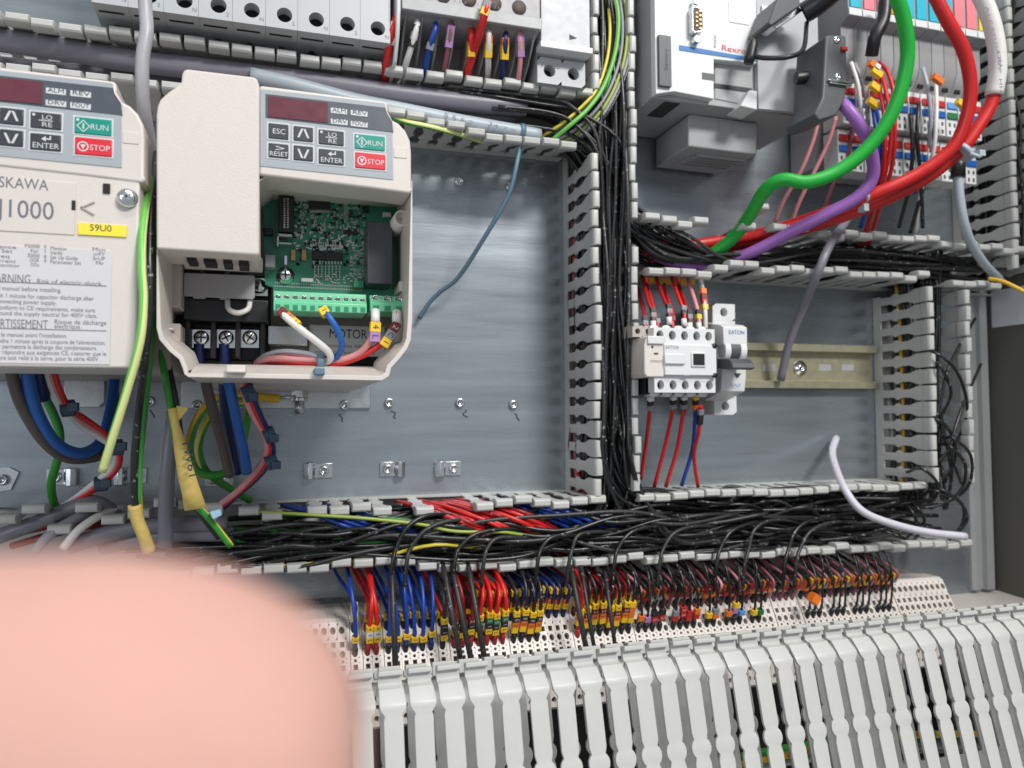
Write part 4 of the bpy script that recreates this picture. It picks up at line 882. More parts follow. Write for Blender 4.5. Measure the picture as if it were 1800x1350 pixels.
cable('earth_wire', 'green yellow wire running down beside the open drive into the written tape flag', [(276, 450, 110), (274, 520, 118), (277, 580, 124), (288, 650, 128), (298, 705, 128), (312, 790, 124), (332, 870, 118), (368, 912, 112), (406, 960, 106)], 1.7, 'w_stripe_green', stripe='w_stripe_yellow', **GY)
cable('black_wire', 'black wire beside the green yellow one entering the written tape flag', [(279, 480, 100), (283, 580, 116), (297, 650, 124), (308, 705, 126), (322, 800, 120), (340, 880, 114), (366, 920, 110), (385, 945, 107)], 1.7, 'w_black', 'wire')
b = MB(); pts_l = [(295, 719), (303, 760), (307, 800), (313, 840), (320, 870), (324, 898)]; pts_r = [(311, 716), (315, 745), (326, 775), (337, 815), (350, 855), (363, 892)]
L = [P(a, c, 131 - k * 2) for k, (a, c) in enumerate(pts_l)]; R_ = [P(a, c, 131.5 - k * 2.2 + (2 if k % 2 else 0)) for k, (a, c) in enumerate(pts_r)]
rings = []
for k in range(6):
    mid = (L[k] + R_[k]) / 2 + Vector((0, -.7, 0)); rings.append([L[k], mid, R_[k], R_[k] + Vector((0, 1.0, 0)), mid + Vector((0, 1.2, 0)), L[k] + Vector((0, 1.0, 0))])
b.loft(rings, smooth=True); tp = b.build('tape_flag', M['tape']); tag(tp, 'yellow masking tape flag with black handwriting hanging below the open drive', 'tape flag')
b = MB(); b.loft([[P(309, 722, 130), P(311, 713, 133), P(312, 713, 132)], [P(314, 740, 131), P(331, 718, 140), P(331, 719, 139)]]); b.build('loose_corner', M['tape'], tp)
txt('1W61', 319, 774, 60, 13, 131, M['print_dark'], tp, rot=-1.36)
b = MB(); b.pprism([(352, 906), (360, 899), (384, 908), (376, 920), (354, 915)], 108, 112); b.pprism([(368, 900), (386, 896), (390, 906), (374, 914)], 110, 118); tag(b.build('cable_tie', M['tie_pale'], bevel=.5), 'pale blue cable tie knotted below the yellow tape flag', 'cable tie')
cable('grey_cable', 'grey cable hanging behind the yellow tape flag', [(306, 725, 70), (300, 770, 72), (294, 830, 72), (292, 890, 70), (290, 960, 66)], 4.0, 'w_cable_grey')
# closed drive
cable('brown_wire', 'thick brown wire looping below the closed drive', [(18, 640, 110), (24, 670, 108), (40, 715, 104), (72, 768, 96), (108, 800, 86), (148, 806, 76), (185, 792, 62), (200, 740, 44), (200, 690, 30)], 2.9, 'w_brown', 'wire')
cable('blue_wire', 'thick blue wire looping below the closed drive', [(46, 640, 108), (54, 690, 106), (72, 740, 100), (100, 780, 92), (138, 797, 82), (172, 783, 70), (188, 745, 52), (198, 695, 34), (202, 660, 24)], 2.9, 'w_bright_blue', 'wire')
cable('dark_blue_wire', 'dark blue wire bundle end under the closed drive', [(66, 640, 96), (68, 665, 94), (72, 700, 88)], 4.2, 'w_navy', 'wire')
cable('earth_wire', 'olive green yellow wire under the closed drive running into the lower duct', [(74, 690, 76), (94, 728, 72), (105, 765, 66), (100, 810, 56), (90, 850, 46), (95, 885, 38), (110, 905, 30)], 2.2, 'w_stripe_green', stripe='w_yellow', **GY)
for i, (m, dx, nm) in enumerate((('w_pink', 0, 'pink'), ('w_red', 6, 'red'), ('w_white', -4, 'white'))):
    cable(nm + '_wire', f'thin {nm} wire tied in the bundle below the closed drive', [(84 + dx, 640, 100), (98 + dx, 685, 96), (118 + dx * .6, 718, 90), (142 + dx, 742 - dx, 82), (178 + dx * .4, 766 - dx, 76), (204 + dx * .6, 790, 70), (200 + dx, 822, 62), (168 + dx * .6, 852 + dx * .5, 52), (130, 880 + dx * .6, 42), (96 + dx, 902, 32)], 1.7, m, 'wire')
for px, py, l in ((120, 713, 'dark cable tie on the pink and red wires below the closed drive'), (205, 782, 'dark cable tie at the bend of the pink and white wires'), (178, 846, 'dark cable tie on the wires where they enter the lower duct')):
    b = MB(); c = P(px, py, {713: 90, 782: 71, 846: 54}[py]); b.cyl(c - Vector((3, 0, 1.6)), c + Vector((3, 0, -1)), 4.3, n=12); b.box(c.x + 1, c.x + 5.5, -c.y + 2, -c.y + 6, c.z - 3, c.z + 1.5); tag(b.build('cable_tie', M['tie_navy'], bevel=.4), l, 'cable tie')
# open drive
cable('brown_wire', 'thick brown wire hanging straight below the open drive', [(358, 650, 116), (366, 690, 112), (380, 740, 104), (394, 790, 92), (404, 835, 80)], 2.7, 'w_brown', 'wire')
cable('blue_wire', 'thick blue wire hanging straight below the open drive', [(398, 650, 118), (406, 690, 116), (418, 745, 108), (428, 790, 100), (434, 830, 92)], 2.7, 'w_bright_blue', 'wire')
cable('dark_blue_wire', 'dark blue wire behind the bright blue one below the open drive', [(392, 655, 100), (396, 720, 96), (408, 780, 84), (418, 830, 70)], 2.6, 'w_navy', 'wire')
cable('earth_wire', 'green yellow wire looping in a ring below the open drive', [(452, 700, 50), (410, 694, 56), (372, 706, 60), (344, 742, 62), (332, 788, 62), (344, 826, 60), (378, 836, 56), (408, 822, 50), (424, 790, 46), (436, 730, 40), (444, 690, 36)], 2.4, 'w_stripe_green', stripe='w_yellow', **GY)
cable('earth_wire', 'inner green yellow wire of the ring below the open drive', [(440, 706, 42), (400, 712, 48), (366, 738, 50), (350, 780, 50), (354, 812, 48), (372, 838, 44), (410, 862, 36), (440, 880, 28)], 2.2, 'w_stripe_green', stripe='w_stripe_yellow', **GY)
for nm, m, dx in (('rose', 'w_pink', -5), ('red', 'w_red', 2), ('dark_blue', 'w_navy', 7)):
    cable(nm + '_wire', f'thin {nm.replace("_", " ")} wire of the tied bundle right below the open drive', [(430 + dx, 650, 120), (434 + dx, 690, 116), (450 + dx, 730, 110), (470 + dx * .6, 768, 102), (472 + dx, 800, 94), (452 + dx, 832, 84), (420 + dx * .6, 864, 70), (385 + dx, 892, 54)], 1.7, m, 'wire')
for px, py, h, l in ((438, 692, 119, 'dark cable tie on the rose and red wires just below the open drive'), (474, 765, 104, 'dark cable tie at the bend of the wires below the open drive'), (478, 812, 94, 'lower dark cable tie on the bent wires below the open drive')):
    b = MB(); c = P(px, py, h); b.cyl(c - Vector((2.8, 0, 1)), c + Vector((2.8, 0, 1.4)), 4.2, n=12); b.box(c.x, c.x + 4.5, h + 2, h + 6, c.z - 3.6, c.z + .6); tag(b.build('cable_tie', M['tie_navy'], bevel=.4), l, 'cable tie')
o = cable('cable_lug', 'yellow insulated cable lug with a bright pin beside the hexagonal bolt', [(452, 697, 24), (470, 699, 22), (490, 700, 20)], 2.6, 'm_yellow', 'cable lug')
b = MB(); b.cyl(P(489, 699, 20), P(522, 697, 17), 1.0, n=8); b.build('pin', M['steel_bright'], o)
# inside the open drive
def marker(par, p, d, size, colours, m=None, gap=.15):
    # a stack of printed snap-on marker rings along direction d, starting at p
    d = Vector(d).normalized(); a = d.cross(Vector((0, 1, 0))).normalized(); n = a.cross(d).normalized()
    for i, c in enumerate(colours):
        ch = ''
        if isinstance(c, tuple): c, ch = c
        L0 = p + d * (i * (size * .86 + gap)); L1 = L0 + d * size * .86; s = size * .5
        b = MB()
        b.loft([[q + a * s * .9 - n * s * .8, q - a * s * .9 - n * s * .8, q - a * s + n * s * .5, q - a * s * .55 + n * s, q + a * s * .55 + n * s, q + a * s + n * s * .5] for q in (L0, L1)])
        ob = b.build('marker', M[c], par)
        if ch:
            g = bpy.data.objects.new('character', glyph(ch, M['print_light'] if c in ('m_black', 'm_green', 'm_brown', 'm_red') else M['print_dark'])); COL.objects.link(g); g.parent = ob
            sg = 1 if n.y < 0 else -1
            z_ = n * sg; x_ = d; y_ = z_.cross(x_)
            mm = Matrix((x_, y_, z_)).transposed().to_4x4() @ Matrix.Scale(size * .8, 4)
            mm.translation = ((L0 + L1) / 2 + z_ * (s * (1.0 if sg > 0 else .8) + .12) - OFF[ob.name]) * MM; g.matrix_local = mm; OFF[g.name] = OFF[ob.name]
dw = lambda nm, l, pts, r, m: cable(nm, l, pts, r, m, 'wire')
o = dw('white_wire', 'white wire with yellow orange markers curving from the left end of the green terminals', [(492, 546, 146), (508, 562, 150), (530, 580, 150), (556, 600, 148), (577, 618, 144), (580, 632, 140), (566, 640, 136)], 1.7, 'w_white')
marker(o, P(492, 545, 147), P(522, 570, 150) - P(492, 545, 147), 4.4, ['m_brown', ('m_orange', '4'), ('m_yellow', '1')])
o = dw('blue_wire', 'blue wire with a small yellow marker curving from the middle of the green terminals', [(570, 544, 146), (578, 556, 150), (592, 578, 150), (601, 604, 147), (596, 622, 142), (580, 634, 138), (560, 640, 134)], 1.5, 'w_bright_blue')
marker(o, P(567, 543, 147), P(576, 556, 149) - P(567, 543, 147), 4.6, [('m_yellow', '1')])
o = dw('pink_wire', 'pale pink wire with yellow and violet markers below the three way terminal', [(660, 550, 146), (659, 565, 148), (656, 585, 148), (645, 608, 146), (625, 624, 142), (590, 634, 138), (540, 634, 134), (480, 630, 128), (450, 638, 116)], 1.6, 'w_pink')
marker(o, P(660, 567, 148), Vector((-.05, 0, -1)), 5.4, [('m_yellow', '4'), ('m_violet', 'L')]); b = MB(); b.cyl(P(660, 546, 145), P(660, 568, 148), 2.2, n=14); b.build('ferrule', M['w_white'], o)
o = dw('red_wire', 'red wire with brown and yellow markers below the three way terminal', [(697, 550, 146), (696, 568, 148), (684, 592, 148), (660, 612, 146), (632, 627, 142), (596, 638, 138), (540, 639, 134), (490, 634, 128), (452, 640, 114)], 1.6, 'w_red')
marker(o, P(698, 570, 149), P(680, 598, 149) - P(698, 570, 149), 4.8, [('m_brown', '2'), ('m_grey', 'C'), ('m_yellow', '1')]); b = MB(); b.cyl(P(697, 548, 145), P(697, 570, 148), 2.2, n=14); b.build('ferrule', M['w_white'], o)
dw('grey_wire', 'pale grey wire along the bottom rim of the open drive', [(452, 636, 118), (470, 624, 124), (500, 618, 128), (540, 622, 132), (562, 630, 134)], 1.4, 'w_grey'); dw('rose_wire', 'rose wire along the bottom rim of the open drive', [(450, 642, 112), (480, 628, 124), (515, 624, 129), (560, 634, 134)], 1.4, 'w_rose'); dw('dark_blue_wire', 'dark blue wire along the bottom rim of the open drive', [(450, 646, 108), (490, 636, 118), (530, 636, 126), (560, 640, 131)], 1.4, 'w_navy')
b = MB(); c = P(563, 637, 138); b.cyl(c - Vector((1.6, 0, 0)), c + Vector((1.6, 0, 0)), 4.6, n=14); b.pbox((553, 646), (571, 659), 140, 172); tag(b.build('cable_tie', M['tie_blue'], bevel=.5), 'blue grey cable tie around the wires at the bottom rim of the open drive', 'cable tie')
for px, l in ((350, 'left'), (394, 'middle')):
    cable('dark_blue_wire', f'short dark blue wire under the {l} screw of the power terminals', [(px, 604, 113), (px, 620, 112), (px + 2, 645, 108)], 2.6, 'w_navy', 'wire')
# ================================================================== wires at the upper breakers
TOPW = [('red', 'w_red', (694, 40, 72), (686, 75, 68), (678, 118, 58), ['m_white', 'm_black', 'm_white'], 2.2), ('white', 'w_white', (733, 45, 72), (724, 80, 68), (712, 118, 58), ['m_black', 'm_grey', 'm_black'], 1.9), ('blue', 'w_blue', (765, 50, 72), (756, 82, 68), (748, 118, 58), ['m_black', 'm_black', 'm_grey'], 1.9), ('pink', 'w_rose', (793, 45, 72), (788, 82, 68), (781, 120, 58), ['m_violet', 'm_grey', 'm_violet'], 1.5),
        ('red', 'w_red', (829, 60, 72), (828, 88, 68), (824, 122, 58), ['m_brown', 'm_yellow', 'm_yellow'], 2.2), ('white', 'w_white', (859, 62, 72), (858, 92, 68), (858, 122, 58), ['m_orange', 'm_yellow', 'm_yellow'], 1.9), ('blue', 'w_navy', (888, 66, 72), (887, 96, 68), (884, 130, 58), ['m_orange', 'm_yellow', 'm_yellow'], 1.9), ('pink', 'w_pink', (914, 62, 72), (915, 100, 68), (911, 142, 58), ['m_violet', 'm_grey', 'm_violet'], 1.6)]
for i, (cn, m, a, c, e, mk_, r) in enumerate(TOPW):
    o = cable(cn + '_wire', f'{cn} wire, {nth(i)} from the left under the motor breaker at the top', [(a[0] + 2, a[1] - 12, a[2] - 8), a, c, e, (e[0] - 3, e[1] + 30, 40)], r, m, 'wire', 'wires under the motor breaker')
    p0 = P(*a); marker(o, p0, P(*c) - p0, 4.8, mk_)
o = cable('red_wire', 'long red wire with a yellow marker slanting up from the duct to the motor breaker', [(858, 0, 84), (852, 24, 84), (842, 62, 76), (832, 95, 66), (822, 125, 58), (815, 150, 44)], 2.4, 'w_red', 'wire'); marker(o, P(857, 2, 85), P(850, 26, 84) - P(857, 2, 85), 5.2, ['m_grey', 'm_yellow'])
# ================================================================== wires of the contactor group
CW = [('red', 'w_red', (1144, 696), (1142, 722), (1136, 780), (1126, 842), 0), ('red', 'w_red', (1184, 694), (1182, 722), (1170, 780), (1150, 856), 0), ('red', 'w_red', (1203, 694), (1201, 722), (1190, 790), (1170, 856), 0), ('blue', 'w_blue', (1223, 694), (1222, 730), (1217, 790), (1198, 854), 1), ('red', 'w_red', (1232, 720), (1228, 760), (1220, 800), (1227, 856), 2)]
for i, (cn, m, a, c, d, e, kk) in enumerate(CW):
    o = cable(cn + '_wire', f'{cn} wire, {nth(i)} from the left below the contactor', [(a[0], a[1] - 6, 62), (*a, 60), (*c, 54), (*d, 40), (*e, 30)], 1.35, m, 'wire', 'wires below the contactor')
    p0 = P(a[0], a[1], 61); p1 = P(c[0], c[1], 55); marker(o, p0, p1 - p0, 4.0, (['m_white', 'm_black', 'm_grey'], ['m_yellow', 'm_black', 'm_orange'], ['m_grey', 'm_black', 'm_black'])[kk])
UW = [('red', 'w_dark_red', (1126, 525), (1132, 548), (1134, 566), ['m_black', 'm_grey']), ('red', 'w_dark_red', (1132, 498), (1140, 530), (1148, 552), ['m_black', 'm_grey', 'm_black']), ('red', 'w_red', (1140, 510), (1148, 540), (1155, 562), ['m_black', 'm_grey']), ('red', 'w_dark_red', (1156, 496), (1168, 528), (1176, 545), ['m_black', 'm_grey', 'm_black']), ('red', 'w_red', (1172, 520), (1182, 550), (1182, 566), ['w_dark_red']), ('red', 'w_red', (1184, 498), (1194, 525), (1202, 548), ['m_grey', 'm_black']), ('red', 'w_dark_red', (1196, 510), (1205, 535), (1212, 555), ['m_black', 'm_grey', 'm_black']), ('pink', 'w_pink', (1212, 500), (1222, 530), (1228, 555), ['m_black', 'm_yellow'])]
for i, (cn, m, a, c, e, mk_) in enumerate(UW):
    o = cable(cn + '_wire', f'{cn} wire, {nth(i)} from the left entering the relay and contactor from above', [(a[0] - 5, a[1] - 20, 30), (*a, 44), (*c, 58), (e[0], e[1], 64), (e[0] + 1, e[1] + 20, 66)], 1.4, m, 'wire', 'wires above the contactor')
    p0 = P(e[0] - 1, e[1] - 10, 63); marker(o, p0, P(e[0] + 1, e[1] + 20, 66) - p0, 3.8, mk_)
    b = MB(); b.cyl(P(e[0], e[1] + 12, 66), P(e[0] + 1, e[1] + 26, 66), 1.9, n=10); b.build('ferrule', M['w_white'], o)
o = cable('white_wire', 'white wire with orange and yellow markers left of the miniature breaker', [(1232, 492, 40), (1236, 520, 54), (1239, 545, 58), (1240, 580, 58), (1242, 610, 56)], 1.7, 'w_white', 'wire'); marker(o, P(1235, 508, 54), P(1239, 545, 58) - P(1235, 508, 54), 4.4, ['m_orange', 'm_brown', 'm_red', 'm_yellow'])
b = MB(); b.pbox((1132, 487), (1222, 502), 18, 19); tag(b.build('marker_strip', M['w_yellow']), 'dull yellow strip on the duct edge above the relay', 'strip')
# ================================================================== wires of the controller group
for i, (cn, m, pts) in enumerate((('red', 'w_red', [(1535, 112, 72), (1552, 140, 84), (1562, 190, 92), (1566, 250, 88), (1552, 320, 76), (1530, 385, 56), (1520, 430, 40)]), ('red', 'w_red', [(1540, 140, 74), (1550, 175, 86), (1556, 230, 90), (1552, 300, 80), (1534, 370, 60), (1512, 430, 40)]), ('red', 'w_red', [(1545, 110, 70), (1562, 130, 78), (1572, 180, 82), (1570, 280, 76), (1548, 360, 60), (1526, 430, 38)]), ('blue', 'w_blue', [(1533, 180, 74), (1538, 215, 84), (1544, 260, 84), (1536, 330, 70), (1512, 400, 50)]), ('blue', 'w_blue', [(1538, 185, 72), (1546, 220, 80), (1550, 280, 78), (1540, 350, 64), (1516, 420, 42)]),
        ('pink', 'w_pink', [(1440, 205, 60), (1430, 245, 58), (1408, 300, 50), (1378, 352, 36), (1362, 390, 26)]), ('pink', 'w_pink', [(1470, 205, 60), (1456, 250, 56), (1430, 305, 48), (1405, 355, 36), (1390, 395, 26)]), ('rose', 'w_rose', [(1500, 225, 60), (1490, 270, 56), (1462, 330, 44), (1440, 395, 28)]),
        ('black', 'w_black', [(1600, 200, 66), (1604, 260, 66), (1598, 330, 54), (1580, 400, 36)]), ('black', 'w_black', [(1640, 205, 66), (1640, 270, 64), (1620, 340, 50), (1600, 410, 34)]), ('white', 'w_white', [(1645, 140, 66), (1646, 200, 74), (1640, 270, 70), (1618, 340, 50), (1610, 410, 34)]), ('black', 'w_black', [(1615, 180, 66), (1612, 240, 68), (1618, 310, 58), (1622, 400, 36)]), ('white', 'w_white', [(1496, 110, 72), (1508, 150, 76), (1514, 200, 74), (1520, 260, 60)]), ('grey', 'w_grey', [(1502, 112, 70), (1518, 150, 74), (1526, 210, 70), (1526, 280, 54)]), ('grey', 'w_cable_light', [(1622, 120, 68), (1630, 150, 74), (1636, 200, 74), (1634, 260, 66)]))):
    cable(cn + '_wire', f'{cn} wire, {nth(i)} of the thin wires plugged into the input output modules', pts, 1.5, m, 'wire', 'wires of the input output modules')
t = thing('black_loom', 'wide black ribbon sleeve hanging over the modules behind the green cable', 'loom', (470, -80, 290)); b = MB(); b.tube([P(1556, 0, 84), P(1552, 36, 84), P(1538, 66, 82), P(1532, 98, 76)], 4.6, 12); b.build('sleeve', M['black_plastic'], t)
for i, (px, py, c1) in enumerate(((1534, 110, 'm_orange'), (1538, 122, 'm_yellow'), (1536, 148, 'm_yellow'), (1532, 176, 'm_yellow'), (1688, 178, 'm_yellow'), (1646, 134, 'm_orange'))):
    t = thing('wire_marker', f'small {c1[2:]} wire marker, {nth(i)} of those on the module wires', 'wire marker', P(px, py, 80), 'markers on the module wires'); marker(t, P(px - 6, py, 82), Vector((1, 0, -.5)), 5.0, [c1, 'm_white' if i < 1 else c1])
b = MB(); q = P(1697, 943, 82); dd = (P(1697, 943, 82) - P(1640, 937, 80)).normalized(); b.cyl(q - dd * .5, q + dd * .35, 2.1, n=14); 
for k in range(4): b.cyl(q + Vector((0, math.cos(k * 1.57) * .9, math.sin(k * 1.57) * .9)), q + Vector((0, math.cos(k * 1.57) * .9, math.sin(k * 1.57) * .9)) + dd * .9, .55, n=8, mi=1)
b.build('cut_end', [M['w_grey'], M['brass']], bpy.data.objects['pale_cable'])
# ================================================================== black wire bundles in the ducts
rb = random.Random(21)
def bundle(n, gen, label, group, mats=('w_black', 'w_black', 'w_black_matt'), r=(1.15, 1.5), name='black_wire', per=5):
    for i in range(n):
        m = mats[i % len(mats)]
        wire(name, label, 'wire', gen(i), rb.uniform(*r), M[m], group, px=False, n=7, per=per)
U = rb.uniform
def gB(i):
    x = U(203.5, 229); h = U(6, 60); w_ = lambda s=3: U(-s, s)
    ze = U(-56, -86); xe = U(330, 500)
    return [Vector((min(229.5, max(203, x + w_(3))), -max(5, min(62, h + w_(5))), z)) for z in (330, 270, 210, 150, 90, 40, 0, -25)] + [Vector((x + 5 + U(0, 6), -h, -50 + U(-4, 4))), Vector((x + 25 + U(0, 10), -h, ze + U(0, 8))), Vector((x + 70, -max(6, h + w_(8)), ze)), Vector(((x + 70 + xe) / 2, -max(6, min(56, h + w_(12))), ze + w_(6))), Vector((xe, -max(6, min(56, h + w_(14))), ze + w_(6)))]
bundle(64, gB, 'black wire of the thick bundle running down the vertical duct and right', 'black wires of the vertical duct bundle', r=(1.3, 1.65))
def gB2(i):
    z = U(189, 212); h = U(8, 56); x = U(205, 227)
    return [Vector((U(100, 140), -h, z)), Vector((170, -h, z + U(-2, 2))), Vector((190 + U(-3, 3), -min(57, h + 4), z - 6)), Vector((x - 4, -min(58, h + 5), z - 26)), Vector((x, -h, 140)), Vector((x + U(-3, 3), -h, 80)), Vector((x + U(-3, 3), -h, 20)), Vector((x + U(-2, 2), -h, -35)), Vector((x - 8, -h, -66 + U(-5, 5))), Vector((x - 40, -h, U(-60, -84))), Vector((x - 90, -h, U(-60, -84)))]
bundle(22, gB2, 'black wire bending from the upper duct down into the vertical duct', 'black wires from the upper duct')
def gC(i):
    z = U(107, 131); h = U(6, 50); x = U(208, 226)
    return [Vector((x, -min(57, h + 6), 250)), Vector((x + U(-2, 4), -min(57, h + 4), 195)), Vector((x + 6, -h, 150 + U(0, 14))), Vector((x + 22, -h, z + 18)), Vector((270 + U(-8, 8), -h, z + 2)), Vector((320, -h, 107 + U(0, 10))), Vector((400, -max(5, h + U(-8, 8)), z)), Vector((470, -max(5, h + U(-10, 10)), z)), Vector((U(520, 575), -max(5, h + U(-8, 8)), z + U(-4, 4)))]
bundle(34, gC, 'black wire fanning from the vertical duct into the middle duct', 'black wires of the middle duct')
def gE(i):
    z = U(-62, -88); h = U(14, 60); x0 = U(-80, 30); x1 = U(230, 330)
    n = 7
    return [Vector((x0 + (x1 - x0) * k / n, -max(6, min(60, h + U(-9, 9))), max(-87, min(-56, z + U(-9, 9) * (1 if 0 < k < n else .5))))) for k in range(n + 1)]
bundle(58, gE, 'black wire lying along the lower duct left of the vertical bundle', 'black wires in the left lower duct')
def gE2(i):
    z = U(-57, -90); h = U(8, 56); x0 = U(190, 300); x1 = U(400, 490)
    n = 6
    return [Vector((x0 + (x1 - x0) * k / n, -max(6, min(60, h + U(-9, 9))), max(-92, min(-58, z + U(-9, 9))))) for k in range(n + 1)]
bundle(54, gE2, 'black wire lying along the lower duct right of the vertical bundle', 'black wires in the right lower duct')
def gG(i):
    z = U(-66, -86); h = U(38, 57); x0 = U(-30, 10); x1 = U(110, 240)
    n = 5; return [Vector((x0 + (x1 - x0) * k / n, -max(20, min(60, h + U(-6, 6))), max(-87, min(-60, z + U(-6, 6))))) for k in range(n + 1)]
for i in range(7):
    wire('earth_wire', 'green yellow wire among the black wires in the left lower duct', 'wire', gG(i), 1.15, M['w_deep_green'], 'green yellow wires in the left lower duct', None, M['w_stripe_yellow'] if i == 3 else M['w_stripe_green'], 8, 5, False, .08)
cable('earth_wire', 'long green yellow wire on top of the black wires below the drive plate', [(455, 900, 58), (560, 906, 60), (650, 912, 60), (740, 922, 60), (800, 934, 60), (880, 935, 60), (940, 938, 54), (1010, 905, 40)], 1.1, 'w_stripe_green', stripe='w_olive', **GY)
cable('earth_wire', 'bright green yellow wire crossing the duct corner at the top centre', [(1078, -20, 62), (1087, 30, 62), (1082, 90, 62), (1062, 150, 62), (1035, 190, 62), (1000, 222, 60), (972, 245, 52)], 1.45, 'w_pale_green', stripe='w_pale_stripe', **GY)
cable('earth_wire', 'second green yellow wire beside the black wires at the top centre', [(1092, -20, 50), (1090, 60, 52), (1070, 145, 54), (1050, 200, 52), (1010, 240, 46)], 1.7, 'w_stripe_green', stripe='w_stripe_yellow', **GY)
for i, (dx, m, nm) in enumerate(((8, 'w_grey', 'grey'), (16, 'w_olive', 'olive'), (22, 'w_grey', 'second grey'), (-14, 'w_stripe_yellow', 'yellow'), (-8, 'w_black', 'black'), (27, 'w_black', 'outer black'))):
    cable('thin_wire', f'{nm} wire bending with the green yellow one at the top centre', [(1078 + dx, -20, 54 - i), (1086 + dx, 40, 56), (1082 + dx, 100, 57), (1064 + dx, 155, 58), (1038 + dx, 192 + dx * .4, 57), (1000 + dx, 226 + dx * .5, 52), (960 + dx, 248 + dx * .4, 40)], 1.15, m, 'wire')
cable('earth_wire', 'green yellow wire under the lip of the upper duct beside the open drive', [(672, 200, 50), (712, 214, 56), (760, 224, 58), (806, 236, 52), (850, 250, 40)], 1.7, 'w_stripe_green', stripe='w_pale_stripe', **GY)
for i in range(16):
    x = 112 + U(-8, 58); m = 'w_red' if i % 3 else 'w_dark_red'
    wire('red_wire', 'red wire slanting through the lower duct under the drive plate', 'wire', [Vector((x - 34, -U(8, 24), -55.5)), Vector((x - 20, -U(34, 50), -57.5)), Vector((x - 2, -U(50, 60), -64)), Vector((x + 16, -U(44, 56), -73)), Vector((x + 34, -U(20, 34), -84))], 1.5, M[m], 'red wires in the lower duct', px=False, n=8)
for i in range(14):
    x = (55 if i % 3 == 0 else 178) + U(-20, 18)
    wire('blue_wire', 'blue wire slanting through the lower duct under the drive plate', 'wire', [Vector((x - 34, -U(8, 24), -55.5)), Vector((x - 16, -U(34, 50), -57.5)), Vector((x + 2, -U(46, 57), -64)), Vector((x + 22, -U(40, 52), -73)), Vector((x + 42, -U(16, 30), -84))], 1.4, M['w_blue'], 'blue wires in the lower duct', px=False, n=8)
for i, x in enumerate((203, 204, 205, 203.5, 204.5, 206)):
    wire('red_wire', 'red wire behind the slots of the left vertical duct wall', 'wire', [Vector((x + U(1, 3), -U(7, 18), 260)), Vector((x + U(1, 3), -U(8, 16), 150)), Vector((x + U(1, 3), -U(8, 20), 60)), Vector((x + U(1, 2), -U(8, 20), -20)), Vector((x + U(0, 3), -U(8, 18), -60))], 1.4, M['w_red'] if i % 2 else M['w_rose'], 'red wires along the vertical duct wall', px=False)
wire('yellow_wire', 'orange yellow wire running up behind the slots of the right vertical duct', 'wire', [Vector((484, -18, -60)), Vector((486, -20, -30)), Vector((485, -22, 10)), Vector((486, -20, 60)), Vector((485, -18, 110))], 1.4, M['w_yellow'], px=False)
def gD(i):
    x = U(484, 511); h = U(6, 46)
    return [Vector((x + U(-3, 3), -max(5, h + U(-6, 6)), z)) for z in (130, 95, 60, 25, -10, -45, -75)]
bundle(22, gD, 'black wire running down inside the right vertical duct', 'black wires inside the right vertical duct', r=(1.2, 1.5))
def gF_(i):
    x = U(571, 598); h = U(5, 44)
    return [Vector((x + U(-3, 3), -max(5, h + U(-6, 6)), z)) for z in (420, 360, 300, 240, 180, 130)]
bundle(24, gF_, 'black wire running down inside the upper right vertical duct', 'black wires inside the upper right duct', r=(1.2, 1.6))
# grey cables and wires in the shade at the lower left
for i, (m, pts, r) in enumerate((('w_cable_grey', [(-20, 950, 40), (60, 920, 44), (130, 892, 46), (170, 884, 46), (205, 905, 42)], 4.2), ('w_cable_grey', [(120, 960, 50), (220, 930, 52), (300, 922, 54), (400, 920, 54)], 4.6), ('w_cable_grey', [(180, 962, 40), (280, 942, 50), (410, 938, 52)], 4.4), ('w_grey', [(60, 970, 60), (90, 938, 58), (140, 908, 50), (175, 898, 40)], 2.6), ('w_white', [(110, 965, 60), (140, 930, 58), (180, 904, 50), (215, 893, 40)], 2.2), ('w_dark_red', [(0, 945, 30), (60, 930, 34), (120, 918, 36), (190, 912, 34)], 2.0), ('w_dark_red', [(20, 960, 30), (90, 940, 34), (160, 925, 36), (250, 920, 34)], 2.0))):
    cable('grey_cable' if 'grey' in m else 'wire', ['curved dark grey cable rising from the left picture edge', 'upper cut grey cable pointing right below the tape flag', 'lower cut grey cable pointing right below the tape flag', 'grey wire dipping behind the finger', 'whitish wire dipping behind the finger', 'upper dark red wire at the left lower duct', 'lower dark red wire at the left lower duct'][i], pts, r, m, 'cable' if i < 3 else 'wire')
